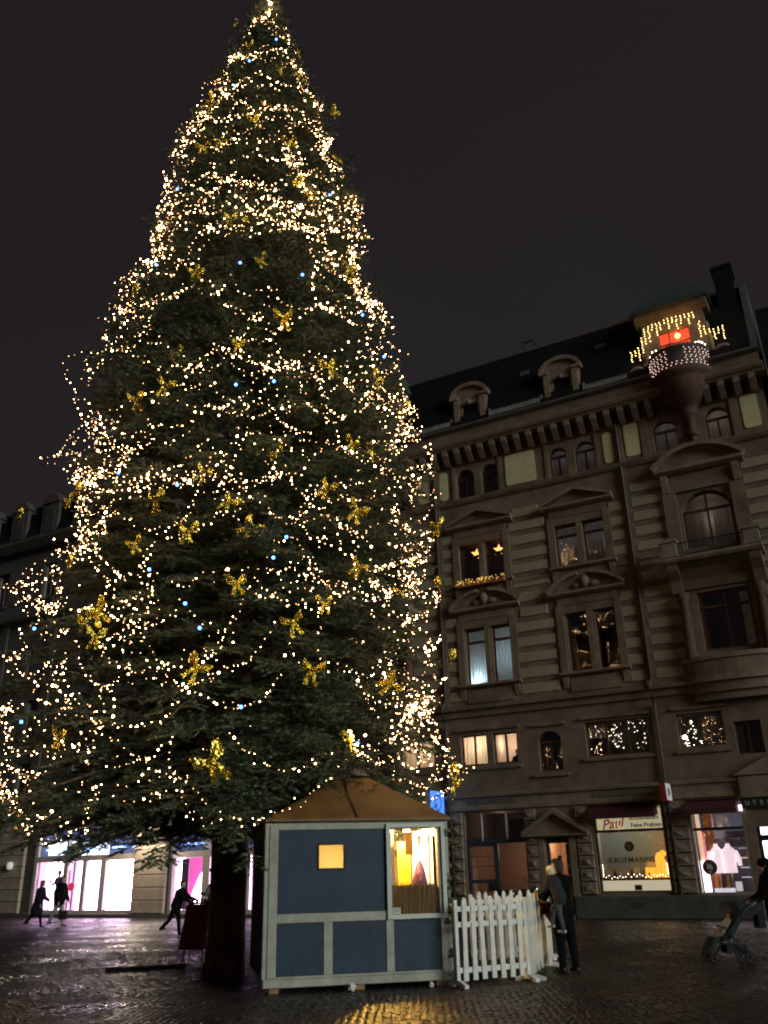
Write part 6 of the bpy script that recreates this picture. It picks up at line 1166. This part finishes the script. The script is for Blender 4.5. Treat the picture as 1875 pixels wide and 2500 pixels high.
def person(label, loc, rz, H, coat, trousers, hair=(0.015, 0.012, 0.010), shoes=(0.015, 0.015, 0.015), lean=0.0, legs=((0.1, -0.1), (-0.1, -0.15)), arms=((0.1, 0.3), (0.1, 0.3)), arm_out=(0.08, 0.08), flare=0.0, hem=0.50, bulk=1.0, head=(0.0, 0.0), hat=None, hairlen=0.0, hood=False, voxel=0.018, skin=None, group=None, seat_z=None, trouser_bulk=1.0, name='person', hands=True, scarf=None):
    o = empty(name, loc, rz, label, 'person', group); h = H / 1.75; caps = []; C_, T_, S_, K_ = 0, 1, 2, 3
    dirv = Vector((sin(lean), 0, cos(lean))); hip = Vector((0, 0, 0.90 * h)); chest = hip + dirv * 0.44 * h; neck = hip + dirv * 0.56 * h
    foots = []
    for s_, (th, kn) in zip((1, -1), legs):
        a = hip + Vector((0, s_ * 0.085 * h, -0.02 * h)); k = a + Vector((sin(th), 0, -cos(th))) * 0.43 * h; t2 = th + kn; f = k + Vector((sin(t2), 0, -cos(t2))) * 0.41 * h; b_ = trouser_bulk
        caps += [(a, k, 0.088 * h * b_, 0.064 * h * b_, T_), (k, f, 0.062 * h * b_, 0.046 * h * b_, T_)]; tilt = max(-0.6, min(0.6, -t2 * 0.55 - 0.05))
        toe = f + Vector((cos(tilt) * 0.17 * h, s_ * 0.015, -0.035 * h - sin(-tilt) * 0.0 + sin(tilt) * 0.12 * h)); caps += [(f + Vector((-0.03 * h, 0, -0.03 * h)), toe, 0.046 * h, 0.036 * h, K_)]; foots.append(min(f.z - 0.075 * h, toe.z - 0.036 * h))
    B_ = bulk
    for y in (-0.055, 0.055): caps += [(hip + Vector((0, y * h, 0.0)), hip + dirv * 0.22 * h + Vector((0, y * h, 0)), 0.112 * h * B_, 0.108 * h * B_, C_), (hip + dirv * 0.22 * h + Vector((0, y * h, 0)), chest + Vector((0, y * 1.3 * h, -0.03 * h)), 0.108 * h * B_, 0.118 * h * B_, C_)]
    sh = chest + dirv * 0.05 * h; caps += [(sh + Vector((0, -0.13 * h, 0)), sh + Vector((0, 0.13 * h, 0)), 0.075 * h * B_, 0.075 * h * B_, C_), (sh, neck + dirv * 0.02 * h, 0.07 * h, 0.055 * h, C_ if scarf is None else 4)]
    hz = hem * 1.75 * h * 0.5
    if hem > 0.5: pass
    low = hip + Vector((-0.02 * h * (1 if flare else 0), 0, -(hem) * h))
    if hem > 0: 
        for y in (-0.07, 0.07): caps.append((hip + Vector((0, y * h, 0)), low + Vector((-flare * 0.3, y * (1 + flare * 4) * h, 0)), 0.115 * h * B_, (0.10 + flare) * h * B_, C_))
    for s_, (a1, a2), ao in zip((1, -1), arms, arm_out):
        s0 = sh + Vector((0, s_ * 0.165 * h, -0.01 * h)); e = s0 + Vector((sin(a1) * cos(ao), s_ * sin(ao), -cos(a1) * cos(ao))) * 0.29 * h; t2 = a1 + a2; w = e + Vector((sin(t2), -s_ * 0.12 * sin(a2), -cos(t2))) * 0.25 * h
        caps += [(s0, e, 0.064 * h * B_, 0.052 * h * B_, C_), (e, w, 0.052 * h * B_, 0.040 * h * B_, C_)]
        if hands:
            dv = (w - e).normalized(); sv = Vector((0, 1, 0)); palm = w + dv * 0.085 * h; caps.append((w + dv * 0.02 * h, palm, 0.030 * h, 0.034 * h, S_))
            for k in range(4): b0 = palm + sv * (-0.026 + 0.0175 * k) * h; f1 = b0 + dv * (0.045 - 0.006 * abs(k - 1.4)) * h + Vector((0, 0, -0.006)); f2 = f1 + (dv * 0.03 + Vector((0, 0, -0.026))) * h; caps += [(b0, f1, 0.0115 * h, 0.0105 * h, S_), (f1, f2, 0.0105 * h, 0.009 * h, S_)]
            tb = w + dv * 0.04 * h + sv * (-s_) * 0.026 * h; caps.append((tb, tb + (dv * 0.05 - sv * s_ * 0.028) * h, 0.014 * h, 0.011 * h, S_))
    hp, hy = head; hd = Vector((sin(lean * 0.6 + hp), 0, cos(lean * 0.6 + hp))); hc = neck + dirv * 0.045 * h + hd * 0.105 * h; fwd = Vector((cos(lean * 0.6 + hp) * cos(hy), sin(hy), -sin(lean * 0.6 + hp)))
    if not hood or True:
        caps += [(neck, neck + hd * 0.07 * h, 0.05 * h, 0.05 * h, S_), (hc + hd * 0.02 * h - fwd * 0.015 * h, hc + hd * 0.03 * h + fwd * 0.012 * h, 0.088 * h, 0.085 * h, S_), (hc - hd * 0.045 * h + fwd * 0.035 * h, hc + hd * 0.0 * h + fwd * 0.02 * h, 0.052 * h, 0.075 * h, S_), (hc - hd * 0.01 * h + fwd * 0.09 * h, hc - hd * 0.028 * h + fwd * 0.105 * h, 0.010 * h, 0.014 * h, S_)]
        sdv = hd.cross(fwd)
        for s_ in (-1, 1): caps.append((hc + sdv * s_ * 0.082 * h + hd * 0.015 * h, hc + sdv * s_ * 0.086 * h - hd * 0.025 * h, 0.016 * h, 0.012 * h, S_))
    key = lambda c: '%.3f_%.3f_%.3f' % c
    ms = [mat('coat_' + key(coat), coat, 0.95, vary=0.25, vscale=12, bump=0.3, bscale=18, spec=0.12), mat('trousers_' + key(trousers), trousers, 0.95, vary=0.2, vscale=12, bump=0.25, bscale=22, spec=0.12), skin or SKIN, mat('shoes_' + key(shoes), shoes, 0.5), mat('scarf_' + key(scarf or (0.3, 0.3, 0.3)), scarf or (0.3, 0.3, 0.3), 0.9)]
    dz = -min(foots) + 0.016 if seat_z is None else seat_z - hip.z
    body = melt('body', caps, ms, o, voxel); body.location = (0, 0, dz)
    HM = mat('hair_' + key(hair), hair, 0.6, bump=0.6, bscale=60)
    if hat: 
        m_ = mat('hat_' + key(hat), hat, 0.9, bump=0.5, bscale=50); hc_ = [(hc + hd * 0.045 * h - fwd * 0.025 * h, hc + hd * 0.05 * h + fwd * 0.022 * h, 0.098 * h, 0.090 * h, 0), (hc + hd * 0.03 * h - fwd * 0.05 * h, hc - hd * 0.05 * h - fwd * 0.045 * h, 0.082 * h, 0.075 * h, 0)]; b = melt('hat', hc_, [m_], o, voxel); b.location = (0, 0, dz)
    elif hood:
        b = melt('hood', [(hc + hd * 0.035 * h - fwd * 0.04 * h, hc + hd * 0.04 * h + fwd * 0.012 * h, 0.112 * h, 0.10 * h, 0), (hc - fwd * 0.06 * h, hc - hd * 0.10 * h - fwd * 0.05 * h, 0.09 * h, 0.095 * h, 0)], [ms[0]], o, voxel); b.location = (0, 0, dz)
    else:
        hs = [(hc + hd * 0.045 * h - fwd * 0.030 * h, hc + hd * 0.062 * h + fwd * 0.020 * h, 0.092 * h, 0.076 * h, 0), (hc - fwd * 0.05 * h, hc - hd * (0.03 + hairlen) * h - fwd * 0.055 * h, 0.070 * h, 0.055 * h, 0)]
        for s_ in (-1, 1): hs.append((hc + sdv * s_ * 0.055 * h + hd * 0.04 * h - fwd * 0.02 * h, hc + sdv * s_ * 0.06 * h - hd * (0.02 + hairlen) * h - fwd * 0.03 * h, 0.045 * h, 0.03 * h, 0))
        b = melt('hair', hs, [HM], o, voxel); b.location = (0, 0, dz)
    ey = MB()
    for s_ in (-1, 1): ey.ball(hc + sdv * s_ * 0.032 * h + hd * 0.012 * h + fwd * 0.082 * h, 0.0105 * h, 6, 5)
    e_ = ey.build('eyes', IRON, o, True); e_.location = (0, 0, dz)
    return o
BLK = (0.005, 0.005, 0.0065); NAVY = (0.014, 0.017, 0.028)
# adult carrying a child at the fence
person('adult in black clothes leaning on the picket fence and holding a child on one arm', (2.90, 16.36, 0), radians(118), 1.76, BLK, (0.005, 0.0055, 0.008), hair=(0.010, 0.009, 0.009), lean=0.06, legs=((0.05, -0.05), (-0.14, -0.02)), arms=((0.25, 1.45), (0.75, 0.75)), arm_out=(0.45, 0.3), hem=0.16, bulk=1.25, trouser_bulk=1.3, head=(0.1, 0.35), hairlen=0.06, voxel=0.013)
ch_ = person('small child in a grey jacket and white cap carried by the adult in black', (2.80, 15.98, 0), radians(138), 1.06, (0.034, 0.038, 0.038), (0.085, 0.095, 0.10), shoes=(0.5, 0.52, 0.5), lean=0.38, legs=((-0.02, -0.22), (0.8, -0.7)), arms=((0.5, 0.6), (0.7, 0.6)), hem=0.10, bulk=1.45, head=(-0.15, 0.0), hat=(0.78, 0.76, 0.64), voxel=0.011, seat_z=1.20, trouser_bulk=1.2)
person('dark haired child in a rust coat bending over the picket fence', (2.86, 16.68, 0), radians(186), 1.34, (0.13, 0.045, 0.028), NAVY, hair=(0.012, 0.010, 0.010), lean=0.55, legs=((0.05, -0.05), (-0.05, -0.05)), arms=((0.9, 0.4), (0.9, 0.4)), hem=0.12, bulk=1.15, head=(0.25, -0.5), hairlen=0.03, voxel=0.013)
# person pushing the pushchair and the child in it
person('adult in a dark hooded coat pushing the pushchair', (7.02, 17.62, 0), radians(180), 1.70, BLK, BLK, lean=0.08, legs=((0.28, -0.1), (-0.25, -0.2)), arms=((0.35, 0.75), (0.35, 0.75)), flare=0.03, hem=0.30, bulk=1.15, hood=True, voxel=0.014)
person('toddler in a red hat and cream suit sitting in the pushchair', (5.98, 17.55, 0), radians(180), 0.82, (0.42, 0.40, 0.34), (0.30, 0.29, 0.24), hat=(0.33, 0.012, 0.02), lean=-0.62, legs=((1.05, -0.55), (1.0, -0.5)), arms=((0.7, 0.5), (0.7, 0.5)), hem=0.05, bulk=1.25, seat_z=0.50, voxel=0.010, shoes=(0.35, 0.34, 0.30), name='person', trouser_bulk=1.2)
# passers-by in front of the lit shops
person('woman with light scarf and wide dark coat walking beside the man', (-13.25, 35.25, 0), radians(-10), 1.62, NAVY, BLK, hair=(0.02, 0.015, 0.012), lean=0.16, legs=((0.22, -0.05), (-0.32, -0.45)), arms=((0.2, 0.9), (-0.1, 0.6)), flare=0.05, hem=0.30, bulk=1.35, trouser_bulk=1.1, hairlen=0.1, voxel=0.022, scarf=(0.45, 0.40, 0.36))
person('man in a dark jacket and light trousers with a red collar carrying a bag', (-12.70, 35.95, 0), radians(-14), 1.76, BLK, (0.42, 0.42, 0.42), hair=(0.02, 0.016, 0.013), lean=0.08, legs=((0.20, -0.05), (-0.30, -0.25)), arms=((0.15, 0.4), (-0.1, 0.35)), arm_out=(0.25, 0.25), hem=0.10, bulk=1.5, trouser_bulk=1.3, voxel=0.022, scarf=(0.45, 0.04, 0.02))
hb = empty('shoulder_bag', (-12.40, 35.60, 0.0), 0, 'black bag carried by the man in light trousers', 'bag'); q = MB(); q.cham(-0.16, 0.16, -0.07, 0.07, 0.28, 0.58, 0.03); q.build('bag_body', BLACKCL, hb); q = MB(); q.tube([(-0.1, 0, 0.58), (-0.06, 0, 0.82), (0.06, 0, 0.82), (0.1, 0, 0.58)], 0.012, 5); q.build('strap', BLACKCL, hb, True)
person('person in dark clothes bending forward in a long stride beside the red stand', (-6.62, 28.85, 0), radians(-8), 1.55, BLK, BLK, lean=0.34, legs=((0.20, -0.08), (-0.40, -0.40)), arms=((0.8, 0.5), (0.6, 0.6)), hem=0.10, bulk=1.45, trouser_bulk=1.25, voxel=0.020, hairlen=0.02, head=(-0.2, 0))
person('person in a grey-beige hooded coat standing by the pink poster', (-6.05, 31.7, 0), radians(150), 1.62, (0.20, 0.17, 0.14), (0.24, 0.21, 0.17), hair=(0.10, 0.07, 0.05), lean=0.06, arms=((0.5, 1.2), (0.5, 1.2)), hem=0.30, flare=0.03, bulk=1.35, hood=True, voxel=0.020)
# someone at the lit mezzanine window
pw = F2W(-3.74, 0, -0.62); person('person in a dark patterned top looking out of the lit mezzanine window', (pw.x, pw.y, 0), FANG - pi / 2, 1.55, (0.03, 0.03, 0.035), BLK, hair=(0.25, 0.12, 0.05), lean=0.15, arms=((0.4, 1.2), (0.4, 1.2)), hem=0.05, voxel=0.02, seat_z=5.16)
